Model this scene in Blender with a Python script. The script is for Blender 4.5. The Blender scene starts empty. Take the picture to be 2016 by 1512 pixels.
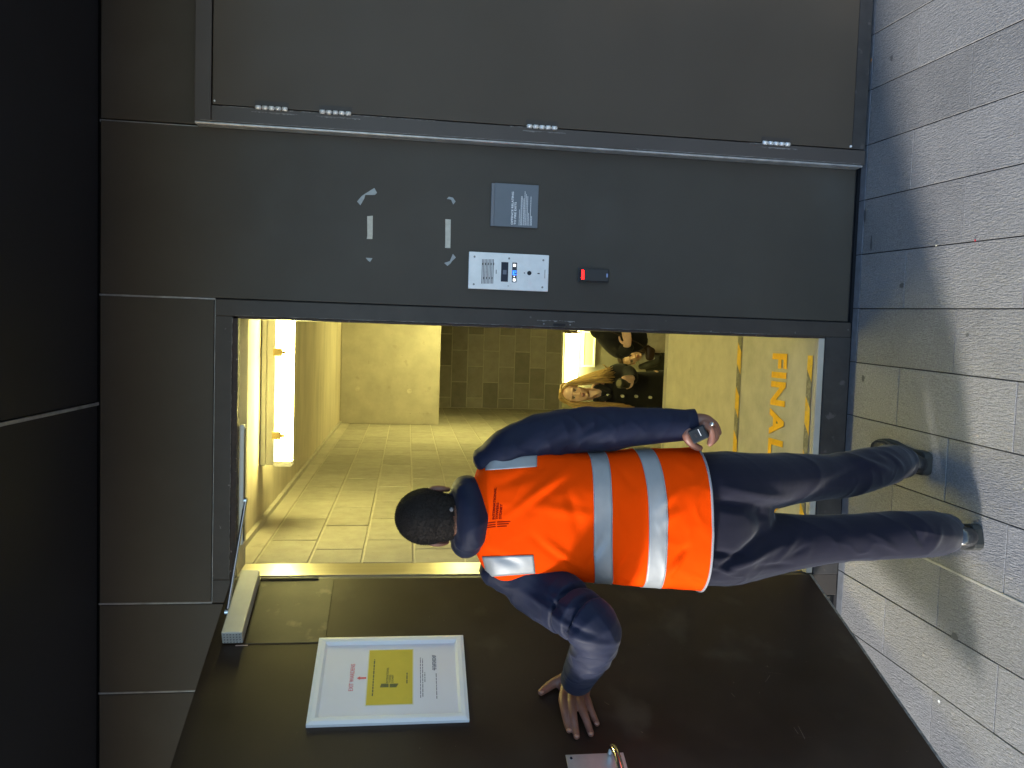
import bpy, bmesh, math, random
import numpy as np
from mathutils import Vector, Matrix
from mathutils.bvhtree import BVHTree

random.seed(7)
SC = bpy.context.scene
COL = SC.collection

# ---------------------------------------------------------------- camera
FOC, YAW, PITCH, ROLL = 1525.66, math.radians(3.218), math.radians(-7.730), math.radians(-1.417)
CAM = Vector((0.0, -2.8, 1.695))
RC = Matrix.Rotation(YAW, 3, 'Z') @ Matrix.Rotation(PITCH, 3, 'X') @ Matrix.Rotation(ROLL, 3, 'Y')
c_right, c_fwd, c_up = RC.col[0].copy(), RC.col[1].copy(), RC.col[2].copy()
cam_d = bpy.data.cameras.new('camera'); cam = bpy.data.objects.new('camera', cam_d); COL.objects.link(cam)
cam_d.sensor_width = 36.0; cam_d.lens = 36.0 * FOC / 2016.0
cam_d.clip_start = 0.05; cam_d.clip_end = 500
Mc = Matrix.Identity(4)                       # the phone was held sideways: image left is up
for i, ax in enumerate((-c_up, c_right, -c_fwd)):
    for k in range(3): Mc[k][i] = ax[k]
Mc.translation = CAM
cam.matrix_world = Mc
SC.camera = cam

# ---------------------------------------------------------------- sky, sun, exposure
SUN_DIR = Vector((0.937, 0.350, -math.tan(math.radians(20)))).normalized()     # travel direction
w = bpy.data.worlds.new('World'); SC.world = w; w.use_nodes = True
nt = w.node_tree; nt.nodes.clear()
sky = nt.nodes.new('ShaderNodeTexSky'); sky.sky_type = 'NISHITA'; sky.sun_disc = False
sky.sun_elevation = math.radians(20); sky.sun_rotation = math.atan2(-SUN_DIR.x, -SUN_DIR.y)
sky.air_density = 1.0; sky.dust_density = 0.6; sky.ozone_density = 3.0
bg = nt.nodes.new('ShaderNodeBackground'); bg.inputs['Strength'].default_value = 0.15
wo = nt.nodes.new('ShaderNodeOutputWorld')
nt.links.new(sky.outputs[0], bg.inputs[0]); nt.links.new(bg.outputs[0], wo.inputs[0])
sl = bpy.data.lights.new('sun', 'SUN'); sun = bpy.data.objects.new('sun', sl); COL.objects.link(sun)
sl.energy = 2.3; sl.angle = math.radians(8.0); sl.color = (1.0, 0.95, 0.88)
sun.rotation_euler = SUN_DIR.to_track_quat('-Z', 'Y').to_euler()
SC.view_settings.view_transform = 'Standard'; SC.view_settings.look = 'None'
SC.view_settings.gamma = 1.0; SC.view_settings.use_curve_mapping = False
SC.view_settings.exposure = 1.7
TUBE_STRENGTH = 21.0

# ---------------------------------------------------------------- helpers
def P(x, y, Y):
    """point of the place at depth Y that lies at measured photo position (x, y)"""
    r = RC @ Vector(((1512 - y - 756) / FOC, 1.0, -(x - 1008) / FOC))
    return CAM + r * ((Y - CAM.y) / r.y)

def on_plane(x, y, n, p0):
    r = RC @ Vector(((1512 - y - 756) / FOC, 1.0, -(x - 1008) / FOC))
    return CAM + r * ((p0 - CAM).dot(n) / r.dot(n))

def tag(o, label=None, cat=None, group=None, kind=None):
    if label: o['label'] = label
    if cat: o['category'] = cat
    if group: o['group'] = group
    if kind: o['kind'] = kind
    return o

def thing(name, label, cat, loc=(0, 0, 0), group=None):
    o = bpy.data.objects.new(name, None); COL.objects.link(o); o.location = loc
    o.empty_display_size = 0.1
    return tag(o, label, cat, group)

def world_of(q):
    if q.parent is None: return q.matrix_basis.copy()
    return world_of(q.parent) @ q.matrix_parent_inverse @ q.matrix_basis

def link(name, me, m=None, parent=None):
    o = bpy.data.objects.new(name, me); COL.objects.link(o)
    if m is not None and not me.materials: me.materials.append(m)
    if parent is not None:
        o.parent = parent
        o.matrix_parent_inverse = world_of(parent).inverted()
    return o

def from_bm(name, bm, m, parent=None, smooth=False):
    me = bpy.data.meshes.new(name); bm.to_mesh(me); bm.free()
    if smooth:
        for p in me.polygons: p.use_smooth = True
    return link(name, me, m, parent)

def bm_box(bm, lo, hi, bev=0.0, M=None, seg=1):
    t = bmesh.new()
    bmesh.ops.create_cube(t, size=1.0)
    for v in t.verts:
        v.co = Vector([(lo[i] + hi[i]) / 2 + v.co[i] * (hi[i] - lo[i]) for i in range(3)])
    if bev > 0: bmesh.ops.bevel(t, geom=t.edges[:], offset=bev, segments=seg, affect='EDGES', profile=0.6)
    if M is not None: bmesh.ops.transform(t, matrix=M, verts=t.verts[:])
    me = bpy.data.meshes.new('t'); t.to_mesh(me); t.free(); bm.from_mesh(me); bpy.data.meshes.remove(me)
    return bm

def box(name, lo, hi, m, parent=None, bev=0.0, M=None, seg=1):
    return from_bm(name, bm_box(bmesh.new(), lo, hi, bev, M, seg), m, parent)

def bm_cyl(bm, p0, p1, r0, r1=None, n=20, bev=0):
    r1 = r0 if r1 is None else r1
    p0, p1 = Vector(p0), Vector(p1); d = p1 - p0
    t = bmesh.new()
    bmesh.ops.create_cone(t, cap_ends=True, segments=n, radius1=r0, radius2=r1, depth=d.length)
    if bev: bmesh.ops.bevel(t, geom=[e for e in t.edges if e.calc_face_angle(0) > 1.0], offset=bev, segments=2, affect='EDGES')
    Mx = Matrix.Translation((p0 + p1) / 2) @ d.to_track_quat('Z', 'Y').to_matrix().to_4x4()
    bmesh.ops.transform(t, matrix=Mx, verts=t.verts[:])
    me = bpy.data.meshes.new('t'); t.to_mesh(me); t.free(); bm.from_mesh(me); bpy.data.meshes.remove(me)
    return bm

def cyl(name, p0, p1, r, m, parent=None, r1=None, n=20, bev=0):
    o = from_bm(name, bm_cyl(bmesh.new(), p0, p1, r, r1, n, bev), m, parent, smooth=False)
    for p in o.data.polygons:
        if len(p.vertices) == 4: p.use_smooth = True
    return o

def ring_loft(rings, n=28, pw=2.0, flat_end=False):
    """closed volume through rings (centre, vecA, vecB); domed ends"""
    V, F = [], []
    R = []
    (c0, a0, b0), (c1, a1, b1) = rings[0], rings[1]
    d0 = (c0 - c1).normalized(); k0 = min(a0.length, b0.length)
    for f in (0.98, 0.8, 0.45):
        s = math.sqrt(max(0.0, 1 - f * f)); R.append((c0 + d0 * k0 * f * 0.9, a0 * s, b0 * s))
    R += rings
    (c0, a0, b0), (c1, a1, b1) = rings[-1], rings[-2]
    d0 = (c0 - c1).normalized(); k0 = min(a0.length, b0.length)
    for f in (() if flat_end else (0.45, 0.8, 0.98)):
        s = math.sqrt(max(0.0, 1 - f * f)); R.append((c0 + d0 * k0 * f * 0.9, a0 * s, b0 * s))
    for (c, a, b) in R:
        for i in range(n):
            t = 2 * math.pi * i / n; ct, st = math.cos(t), math.sin(t)
            u = math.copysign(abs(ct) ** (2 / pw), ct); v = math.copysign(abs(st) ** (2 / pw), st)
            V.append(c + a * u + b * v)
    m = len(R)
    for j in range(m - 1):
        for i in range(n):
            F.append((j * n + i, j * n + (i + 1) % n, (j + 1) * n + (i + 1) % n, (j + 1) * n + i))
    F.append(tuple(range(n))[::-1]); F.append(tuple((m - 1) * n + i for i in range(n)))
    return V, F

def smooth_path(pts, sub=4):
    """Catmull-Rom through tuples of floats"""
    A = np.array([tuple(p) + ((p[3],) if len(p) == 4 else ()) for p in pts] if any(len(p) != len(pts[0]) for p in pts) else pts, float); out = []
    for i in range(len(A) - 1):
        p0 = A[max(i - 1, 0)]; p1 = A[i]; p2 = A[i + 1]; p3 = A[min(i + 2, len(A) - 1)]
        for k in range(sub):
            t = k / sub
            out.append(0.5 * ((2 * p1) + (-p0 + p2) * t + (2 * p0 - 5 * p1 + 4 * p2 - p3) * t * t + (-p0 + 3 * p1 - 3 * p2 + p3) * t ** 3))
    out.append(A[-1]); return out

def limb(pts, sub=4, n=20, flat=1.0, side=None, flat_end=False):
    """tapered limb: pts = [(x,y,z,r) ...]; flat scales the second axis"""
    path = smooth_path(pts, sub); rings = []
    for i, q in enumerate(path):
        a = np.array(path[max(i - 1, 0)][:3]); b = np.array(path[min(i + 1, len(path) - 1)][:3])
        d = Vector(b - a).normalized()
        ref = side if side is not None else (Vector((0, 1, 0)) if abs(d.y) < 0.85 else Vector((1, 0, 0)))
        u = (ref - d * ref.dot(d)).normalized(); v = d.cross(u)
        r2 = q[4] if len(q) > 4 else q[3] * flat
        rings.append((Vector(q[:3]), v * q[3], u * r2))
    return ring_loft(rings, n, 2.0, flat_end)

def ball(c, rx, ry, rz, M=None, n=24):
    t = bmesh.new(); bmesh.ops.create_uvsphere(t, u_segments=n, v_segments=n // 2, radius=1.0)
    V = []
    for v in t.verts:
        q = Vector((v.co.x * rx, v.co.y * ry, v.co.z * rz))
        if M is not None: q = M @ q
        V.append(q + Vector(c))
    F = [tuple(x.index for x in f.verts) for f in t.faces]; t.free()
    return V, F

def evaluated(o):
    dg = bpy.context.evaluated_depsgraph_get(); dg.update()
    me = bpy.data.meshes.new_from_object(o.evaluated_get(dg)); return me

def fuse(name, parts, voxel, m, parent=None, smooth=4, disp=None, fac=0.5):
    """union of closed volumes as one continuous surface"""
    V, F = [], []
    for (v, f) in parts:
        b = len(V); V += [tuple(q) for q in v]; F += [tuple(b + i for i in g) for g in f]
    me = bpy.data.meshes.new(name); me.from_pydata(V, [], F); me.update()
    bm = bmesh.new(); bm.from_mesh(me); bmesh.ops.recalc_face_normals(bm, faces=bm.faces[:]); bm.to_mesh(me); bm.free()
    o = bpy.data.objects.new('tmp', me); COL.objects.link(o)
    r = o.modifiers.new('r', 'REMESH'); r.mode = 'VOXEL'; r.voxel_size = voxel; r.adaptivity = 0.0
    s = o.modifiers.new('s', 'SMOOTH'); s.iterations = smooth; s.factor = fac
    out = evaluated(o); bpy.data.objects.remove(o); bpy.data.meshes.remove(me)
    out.name = name
    if disp is not None: displace(out, disp)
    for p in out.polygons: p.use_smooth = True
    out.materials.clear()
    return link(name, out, m, parent)

def displace(me, fn):
    n = len(me.vertices); co = np.empty(n * 3); me.vertices.foreach_get('co', co); co = co.reshape(-1, 3)
    no = np.empty(n * 3); me.vertex_normals.foreach_get('vector', no) if hasattr(me, 'vertex_normals') else me.vertices.foreach_get('normal', no)
    no = no.reshape(-1, 3)
    co = co + no * fn(co)[:, None]
    me.vertices.foreach_set('co', co.reshape(-1)); me.update()

def fold_field(folds):
    """folds = [(p0, p1, width, height)] ridges (height > 0) or creases (< 0); distance in 3-D"""
    A = [(np.array(a, float), np.array(b, float), w_, h) for a, b, w_, h in folds]
    def f(co):
        d = np.zeros(len(co))
        for a, b, w_, h in A:
            ab = b - a; t = np.clip(((co - a) @ ab) / (ab @ ab), 0, 1)
            q = np.linalg.norm((co - (a + t[:, None] * ab)) * np.array([1.0, 0.3, 1.0]), axis=1)
            env = np.sin(np.pi * np.clip(0.12 + 0.76 * t, 0, 1))
            d += h * env * np.exp(-(q / w_) ** 2)
        return d
    return f

def wavy(co, s, seed, k=4):
    """smooth pseudo-random field from warped sines"""
    rs = np.random.RandomState(seed); d = np.zeros(len(co))
    q = co.copy()
    for i in range(k):
        v = rs.normal(size=3); v /= np.linalg.norm(v); ph = rs.rand() * 6.28
        sc = s * (1.0 + 0.6 * i)
        wv = np.sin(q @ v * sc + ph + 1.2 * np.sin(q @ np.roll(v, 1) * sc * 0.6 + ph))
        d += wv / (1 + 0.6 * i)
    return d / k

# ---------------------------------------------------------------- materials
def mat(name, base, rough=0.6, metal=0.0, var=0.0, vscale=6.0, bump=0.0, bscale=60.0, bdist=0.002,
        stretch=(1, 1, 1), objvar=0.0, spots=None, spec=0.5, rvar=0.0, coat=0.0, sheen=0.0, trans=0.0, alpha=1.0,
        emit=None, estr=0.0, detail=6.0, world=True):
    m = bpy.data.materials.new(name); m.use_nodes = True
    nt = m.node_tree; N = nt.nodes; L = nt.links
    b = N['Principled BSDF']
    b.inputs['Base Color'].default_value = (*base, 1); b.inputs['Roughness'].default_value = rough
    b.inputs['Metallic'].default_value = metal; b.inputs['Specular IOR Level'].default_value = spec
    if coat: b.inputs['Coat Weight'].default_value = coat; b.inputs['Coat Roughness'].default_value = 0.15
    if sheen: b.inputs['Sheen Weight'].default_value = sheen; b.inputs['Sheen Roughness'].default_value = 0.5
    if trans: b.inputs['Transmission Weight'].default_value = trans
    if alpha < 1: b.inputs['Alpha'].default_value = alpha
    if emit: b.inputs['Emission Color'].default_value = (*emit, 1); b.inputs['Emission Strength'].default_value = estr
    tc = N.new('ShaderNodeTexCoord'); mp = N.new('ShaderNodeMapping'); mp.inputs['Scale'].default_value = stretch
    if world:
        ge = N.new('ShaderNodeNewGeometry'); L.new(ge.outputs['Position'], mp.inputs['Vector'])
    else: L.new(tc.outputs['Object'], mp.inputs['Vector'])
    src = None
    if var or objvar:
        col = N.new('ShaderNodeRGB'); col.outputs[0].default_value = (*base, 1); src = col.outputs[0]
    if var:
        n = N.new('ShaderNodeTexNoise'); n.inputs['Scale'].default_value = vscale; n.inputs['Detail'].default_value = detail
        n.inputs['Roughness'].default_value = 0.62
        L.new(mp.outputs[0], n.inputs['Vector'])
        mr = N.new('ShaderNodeMapRange'); mr.inputs['From Min'].default_value = 0.3; mr.inputs['From Max'].default_value = 0.7
        mr.inputs['To Min'].default_value = 1 - var; mr.inputs['To Max'].default_value = 1 + var
        L.new(n.outputs['Fac'], mr.inputs['Value'])
        mx = N.new('ShaderNodeVectorMath'); mx.operation = 'SCALE'
        L.new(src, mx.inputs[0]); L.new(mr.outputs[0], mx.inputs['Scale']); src = mx.outputs[0]
    if objvar:
        oi = N.new('ShaderNodeObjectInfo'); mr = N.new('ShaderNodeMapRange')
        mr.inputs['To Min'].default_value = 1 - objvar; mr.inputs['To Max'].default_value = 1 + objvar
        L.new(oi.outputs['Random'], mr.inputs['Value'])
        mx = N.new('ShaderNodeVectorMath'); mx.operation = 'SCALE'
        L.new(src, mx.inputs[0]); L.new(mr.outputs[0], mx.inputs['Scale']); src = mx.outputs[0]
    if spots:                                   # (scale, threshold, colour, softness, amount)
        for (ss, th, sc_, so, am) in spots:
            n = N.new('ShaderNodeTexNoise'); n.inputs['Scale'].default_value = ss; n.inputs['Detail'].default_value = 5
            L.new(mp.outputs[0], n.inputs['Vector'])
            mr = N.new('ShaderNodeMapRange'); mr.inputs['From Min'].default_value = th; mr.inputs['From Max'].default_value = th + so
            mr.inputs['To Max'].default_value = am; L.new(n.outputs['Fac'], mr.inputs['Value'])
            mi = N.new('ShaderNodeMix'); mi.data_type = 'RGBA'; mi.inputs['B'].default_value = (*sc_, 1)
            L.new(mr.outputs[0], mi.inputs['Factor'])
            if src is not None: L.new(src, mi.inputs['A'])
            else: mi.inputs['A'].default_value = (*base, 1)
            src = mi.outputs['Result']
    if src is not None: L.new(src, b.inputs['Base Color'])
    if rvar:
        n = N.new('ShaderNodeTexNoise'); n.inputs['Scale'].default_value = 5.0; n.inputs['Detail'].default_value = 6
        L.new(mp.outputs[0], n.inputs['Vector'])
        mr = N.new('ShaderNodeMapRange'); mr.inputs['From Min'].default_value = 0.3; mr.inputs['From Max'].default_value = 0.7
        mr.inputs['To Min'].default_value = rough - rvar; mr.inputs['To Max'].default_value = rough + rvar
        L.new(n.outputs['Fac'], mr.inputs['Value']); L.new(mr.outputs[0], b.inputs['Roughness'])
    if bump:
        n = N.new('ShaderNodeTexNoise'); n.inputs['Scale'].default_value = bscale; n.inputs['Detail'].default_value = 5
        L.new(mp.outputs[0], n.inputs['Vector'])
        bu = N.new('ShaderNodeBump'); bu.inputs['Strength'].default_value = bump; bu.inputs['Distance'].default_value = bdist
        L.new(n.outputs['Fac'], bu.inputs['Height']); L.new(bu.outputs[0], b.inputs['Normal'])
    return m

M_panel = mat('panel_paint', (0.050, 0.0445, 0.0365), 0.46, spec=0.34, var=0.14, vscale=1.6, bump=0.12, bscale=260, bdist=0.0006, rvar=0.06,
              spots=[(2.6, 0.56, (0.068, 0.066, 0.060), 0.25, 0.6), (70, 0.76, (0.11, 0.11, 0.105), 0.04, 0.4), (210, 0.80, (0.35, 0.36, 0.36), 0.02, 0.7)])
M_frame = mat('frame_paint', (0.042, 0.036, 0.032), 0.42, spec=0.4, var=0.18, vscale=9, bump=0.2, bscale=80, bdist=0.001,
              spots=[(38, 0.70, (0.30, 0.29, 0.28), 0.05, 0.55)])
M_frame_r = mat('side_frame_paint', (0.055, 0.047, 0.043), 0.42, var=0.10, vscale=5, bump=0.12, bscale=200, bdist=0.0006,
                spots=[(60, 0.75, (0.3, 0.29, 0.28), 0.04, 0.5)])
M_sidedoor = mat('side_door_paint', (0.058, 0.0465, 0.0350), 0.42, spec=0.34, var=0.10, vscale=1.2, bump=0.15, bscale=240, bdist=0.0006, rvar=0.05)
M_brownedge = mat('worn_brown_edge', (0.030, 0.018, 0.016), 0.6, var=0.35, vscale=40, bump=0.8, bscale=70, bdist=0.003,
                  spots=[(55, 0.64, (0.30, 0.27, 0.25), 0.05, 0.6)])
M_scuffline = mat('chipped_paint_edge', (0.17, 0.165, 0.16), 0.6, var=0.5, vscale=60, bump=0.8, bscale=90, bdist=0.002)
M_plinth = mat('scuffed_plinth', (0.028, 0.026, 0.026), 0.55, var=0.3, vscale=14, bump=0.4, bscale=60, bdist=0.001,
               spots=[(22, 0.62, (0.17, 0.15, 0.15), 0.08, 0.35)])
M_soffit = mat('soffit_paint', (0.012, 0.012, 0.015), 0.5, var=0.15, vscale=2)
M_dark = mat('dark_gap', (0.006, 0.006, 0.008), 0.7)
M_edge = mat('edge_glint_trim', (0.42, 0.43, 0.44), 0.35, 0.6, var=0.3, vscale=20)  # pale tone paints the glint on bevelled edges; also the soffit trim
M_leaf = mat('leaf_paint', (0.021, 0.0110, 0.0065), 0.45, spec=0.40, var=0.22, vscale=3.0, bump=0.15, bscale=120, bdist=0.0008, rvar=0.09,
             spots=[(70, 0.74, (0.22, 0.18, 0.15), 0.04, 0.5), (4.5, 0.62, (0.060, 0.048, 0.036), 0.12, 0.5)])
M_leafplate = mat('worn_backing_plate', (0.036, 0.028, 0.018), 0.42, var=0.3, vscale=7, bump=0.3, bscale=50, bdist=0.001, rvar=0.1,
                  spots=[(16, 0.62, (0.16, 0.14, 0.09), 0.10, 0.4)])
M_steel = mat('brushed_steel', (0.62, 0.58, 0.50), 0.30, 1.0, var=0.08, vscale=30, stretch=(1, 1, 0.02), bump=0.05, bscale=300, rvar=0.06)
M_chrome = mat('polished_steel', (0.72, 0.72, 0.70), 0.14, 1.0)
M_satin = mat('satin_steel_plate', (0.55, 0.56, 0.58), 0.42, 0.8, var=0.06, vscale=40)
M_silver = mat('silver_paint', (0.55, 0.56, 0.54), 0.45, 0.3, var=0.05, vscale=30)
M_hinge = mat('hinge_metal', (0.78, 0.78, 0.77), 0.38, 0.3, var=0.15, vscale=60)
M_grey = mat('grey_plastic', (0.20, 0.21, 0.22), 0.5)
M_block = mat('concrete_block', (0.345, 0.325, 0.275), 0.9, var=0.13, vscale=14, bump=0.7, bscale=170, bdist=0.003, objvar=0.10,
              spots=[(3.2, 0.60, (0.50, 0.47, 0.42), 0.2, 0.35), (60, 0.66, (0.16, 0.15, 0.13), 0.05, 0.4)])
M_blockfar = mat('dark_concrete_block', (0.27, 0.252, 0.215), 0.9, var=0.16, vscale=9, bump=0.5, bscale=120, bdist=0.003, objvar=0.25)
M_mortar = mat('mortar', (0.44, 0.41, 0.35), 0.9, var=0.12, vscale=20, bump=0.6, bscale=120, bdist=0.002)
M_conc = mat('cast_concrete', (0.42, 0.39, 0.33), 0.85, var=0.14, vscale=5, bump=0.35, bscale=70, bdist=0.002,
             spots=[(9, 0.63, (0.30, 0.27, 0.22), 0.06, 0.45), (30, 0.70, (0.20, 0.18, 0.15), 0.04, 0.6)])
M_ceil = mat('board_marked_concrete', (0.52, 0.46, 0.36), 0.85, var=0.18, vscale=7, stretch=(0.25, 1, 1), bump=0.5, bscale=40, bdist=0.002,
             spots=[(14, 0.66, (0.22, 0.18, 0.13), 0.06, 0.5)])
M_floor = mat('landing_concrete', (0.45, 0.43, 0.37), 0.72, var=0.14, vscale=9, bump=0.25, bscale=90, bdist=0.0015,
              spots=[(45, 0.70, (0.55, 0.52, 0.42), 0.05, 0.5), (12, 0.68, (0.24, 0.22, 0.18), 0.06, 0.4)])
M_floor2 = mat('stair_concrete', (0.50, 0.465, 0.37), 0.72, var=0.12, vscale=9, bump=0.25, bscale=90, bdist=0.0015,
              spots=[(12, 0.68, (0.30, 0.27, 0.2), 0.06, 0.4)])
M_yellow = mat('yellow_floor_paint', (0.72, 0.43, 0.025), 0.6, var=0.15, vscale=30, spots=[(90, 0.62, (0.38, 0.33, 0.22), 0.06, 0.6), (18, 0.58, (0.40, 0.34, 0.20), 0.10, 0.6)])
M_blacktape = mat('dark_floor_paint', (0.17, 0.16, 0.13), 0.6, var=0.2, vscale=60, spots=[(80, 0.56, (0.32, 0.30, 0.24), 0.08, 0.7), (16, 0.55, (0.33, 0.31, 0.25), 0.1, 0.7)])
M_paint_lino = mat('lobby_wall_paint', (0.25, 0.24, 0.20), 0.8)
M_red_letter = mat('red_print', (0.72, 0.13, 0.13), 0.5)
M_tube = mat('lit_diffuser', (0.8, 0.8, 0.7), 0.4, emit=(1.0, 0.90, 0.285), estr=TUBE_STRENGTH)
M_led_red = mat('red_led', (0.6, 0.02, 0.02), 0.3, emit=(1.0, 0.0006, 0.0004), estr=25.0)
M_led_blue = mat('blue_display', (0.02, 0.06, 0.3), 0.3, emit=(0.02, 0.14, 1.0), estr=1.6)
M_led_white = mat('lit_white_key', (0.7, 0.7, 0.7), 0.3, emit=(0.9, 0.95, 1.0), estr=0.8)
M_clear = mat('lit_end_cap', (0.75, 0.75, 0.55), 0.15, trans=0.5, emit=(1.0, 0.85, 0.35), estr=0.1)

def paving_material():
    m = bpy.data.materials.new('honed_paving_stone'); m.use_nodes = True
    nt = m.node_tree; N = nt.nodes; L = nt.links; b = N['Principled BSDF']
    b.inputs['Roughness'].default_value = 0.50; b.inputs['Specular IOR Level'].default_value = 0.5
    ge = N.new('ShaderNodeNewGeometry'); oi = N.new('ShaderNodeObjectInfo')
    def noise(sc, st, det=5, off=None):
        mp = N.new('ShaderNodeMapping'); mp.inputs['Scale'].default_value = st
        L.new(ge.outputs['Position'], mp.inputs['Vector'])
        if off: L.new(oi.outputs['Random'], mp.inputs['Location'])
        n = N.new('ShaderNodeTexNoise'); n.inputs['Scale'].default_value = sc; n.inputs['Detail'].default_value = det
        L.new(mp.outputs[0], n.inputs['Vector']); return n.outputs['Fac']
    def rng(s, a, b_, c, d):
        mr = N.new('ShaderNodeMapRange'); mr.inputs['From Min'].default_value = a; mr.inputs['From Max'].default_value = b_
        mr.inputs['To Min'].default_value = c; mr.inputs['To Max'].default_value = d; L.new(s, mr.inputs['Value']); return mr.outputs[0]
    def scale(c, f):
        v = N.new('ShaderNodeVectorMath'); v.operation = 'SCALE'; L.new(c, v.inputs[0]); L.new(f, v.inputs['Scale']); return v.outputs[0]
    rgb = N.new('ShaderNodeRGB'); rgb.outputs[0].default_value = (0.218, 0.214, 0.210, 1)
    c = scale(rgb.outputs[0], rng(noise(5, (1, 1, 1)), .3, .7, .93, 1.07))
    c = scale(c, rng(noise(330, (1, 0.5, 1), 3), .32, .68, .72, 1.30))
    c = scale(c, rng(oi.outputs['Random'], 0, 1, .88, 1.12))
    def over(c, s, th, so, colr, am):
        mi = N.new('ShaderNodeMix'); mi.data_type = 'RGBA'; mi.inputs['B'].default_value = (*colr, 1)
        L.new(rng(s, th, th + so, 0, am), mi.inputs['Factor']); L.new(c, mi.inputs['A']); return mi.outputs['Result']
    c = over(c, noise(9, (1, 1, 1)), .72, .05, (0.12, 0.115, 0.11), .45)
    c = over(c, noise(150, (1, 1, 1), 2), .74, .03, (0.62, 0.60, 0.56), .8)
    c = over(c, noise(34, (1, 1, 1), 4), .70, .05, (0.36, 0.32, 0.24), .5)
    L.new(c, b.inputs['Base Color'])
    bu = N.new('ShaderNodeBump'); bu.inputs['Strength'].default_value = 1.0; bu.inputs['Distance'].default_value = 0.003
    bu2 = N.new('ShaderNodeBump'); bu2.inputs['Strength'].default_value = 0.5; bu2.inputs['Distance'].default_value = 0.001
    mpw = N.new('ShaderNodeMapping'); mpw.inputs['Scale'].default_value = (1.0, 0.22, 1)
    L.new(ge.outputs['Position'], mpw.inputs['Vector'])
    n = N.new('ShaderNodeTexNoise'); n.inputs['Scale'].default_value = 230; n.inputs['Detail'].default_value = 3
    n.inputs['Distortion'].default_value = 0.6; L.new(mpw.outputs[0], n.inputs['Vector'])
    L.new(n.outputs['Fac'], bu.inputs['Height'])
    L.new(noise(500, (1, 1, 1), 2), bu2.inputs['Height']); L.new(bu.outputs[0], bu2.inputs['Normal'])
    L.new(bu2.outputs[0], b.inputs['Normal'])
    return m
M_paver = paving_material()
M_joint = mat('dark_joint', (0.02, 0.02, 0.022), 0.9)
M_strip = mat('wall_strip_stone', (0.15, 0.16, 0.175), 0.6, var=0.2, vscale=30, bump=0.3, bscale=100)
M_metalstrip = mat('aluminium_strip', (0.45, 0.44, 0.42), 0.45, 0.4, var=0.2, vscale=30)

# ---------------------------------------------------------------- pavement
GS = 0.0157                                   # the pavement falls gently away from the wall
GM = Matrix(((1, 0, 0, 0), (0, 1, 0, 0), (0, GS, 1, 0), (0, 0, 0, 1)))
sk = 0.036
def shear(x, y): return x + sk * y            # joints run a touch skew to the wall
pav = bpy.data.objects.new('pavement', None); COL.objects.link(pav); tag(pav, kind='structure')
box('ground_bed', (-30, -40, -0.30), (30, 0.02, -0.0034), M_joint, pav, M=GM)
far = bmesh.new()
PW = 0.2043
x0 = 0.166 - 12 * PW
tile_cache = {}
def paver(ci, ya, yb):
    xa = x0 + ci * PW
    L_ = yb - ya
    key = round(L_, 3)
    if key not in tile_cache:
        t = bmesh.new()
        bm_box(t, (0.0020, 0.0017, -0.03), (PW - 0.0020, L_ - 0.0017, 0.0), 0.0006)
        for v in t.verts: v.co.x += sk * v.co.y; v.co.z += GS * v.co.y
        me = bpy.data.meshes.new('paving_slab'); t.to_mesh(me); t.free(); me.materials.append(M_paver); tile_cache[key] = me
    o = link('paving_slab', tile_cache[key], None, pav)
    o.matrix_basis = Matrix.Translation((shear(xa, ya), ya, GS * ya + random.uniform(-0.0009, 0.0006))) @ Matrix.Rotation(random.uniform(-.0015, .0015), 4, 'Y')
    return o
for ci in range(3, 22):
    first = -0.305 if (ci % 2 == 0) else -0.565
    ys = [-0.042, first]
    y = first
    while y > -1.6: y -= 0.52; ys.append(y)
    for a, b in zip(ys[:-1], ys[1:]): paver(ci, b, a)
for ci in range(-40, 64):                      # beyond the picture: the same slabs as one mass
    y = -1.6 - (0.26 if ci % 2 else 0)
    inr = 3 <= ci < 22
    y = (-0.305 if ci % 2 == 0 else -0.565)
    ys = [-0.042, y]
    while y > -7: y -= 0.52; ys.append(y)
    for a, b in zip(ys[:-1], ys[1:]):
        if inr and a > -1.6 + 0.01: continue
        xa = x0 + ci * PW
        bm_box(far, (xa + .0022, b + .0018, -0.02), (xa + PW - .0022, a - .0018, -0.0006))
for v in far.verts: v.co.x += sk * v.co.y; v.co.z += GS * v.co.y
tag(from_bm('outer_paving', far, M_paver, pav), kind='stuff')
ground = bmesh.new(); bm_box(ground, (-90, -90, -0.16), (90, -40.01, -0.14)); bm_box(ground, (-90, -40, -.16), (-30.01, 20, -.14)); bm_box(ground, (30.01, -40, -.16), (90, 20, -.14))
tag(from_bm('ground', ground, mat('asphalt', (0.06, 0.06, 0.06), 0.9, var=0.2)), kind='structure')
# narrow stone strip along the wall, in pieces that follow the joints
for ci in range(3, 22):
    xa = x0 + ci * PW
    box('edge_strip', (xa + .0015, -0.0405, -0.03), (xa + PW - .0015, -0.0035, -0.001), M_strip, pav, bev=0.001)
bx = x0 + 8 * PW
ms = bm_box(bmesh.new(), (-0.004, 0, -0.02), (0.004, 0.62, 0.0015), 0.001)
for v in ms.verts:
    y_ = v.co.y - 1.05; v.co = Vector((v.co.x + x0 + 8 * PW - 0.001 + sk * y_, y_, v.co.z + GS * y_))
from_bm('metal_strip', ms, M_metalstrip, pav)

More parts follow.
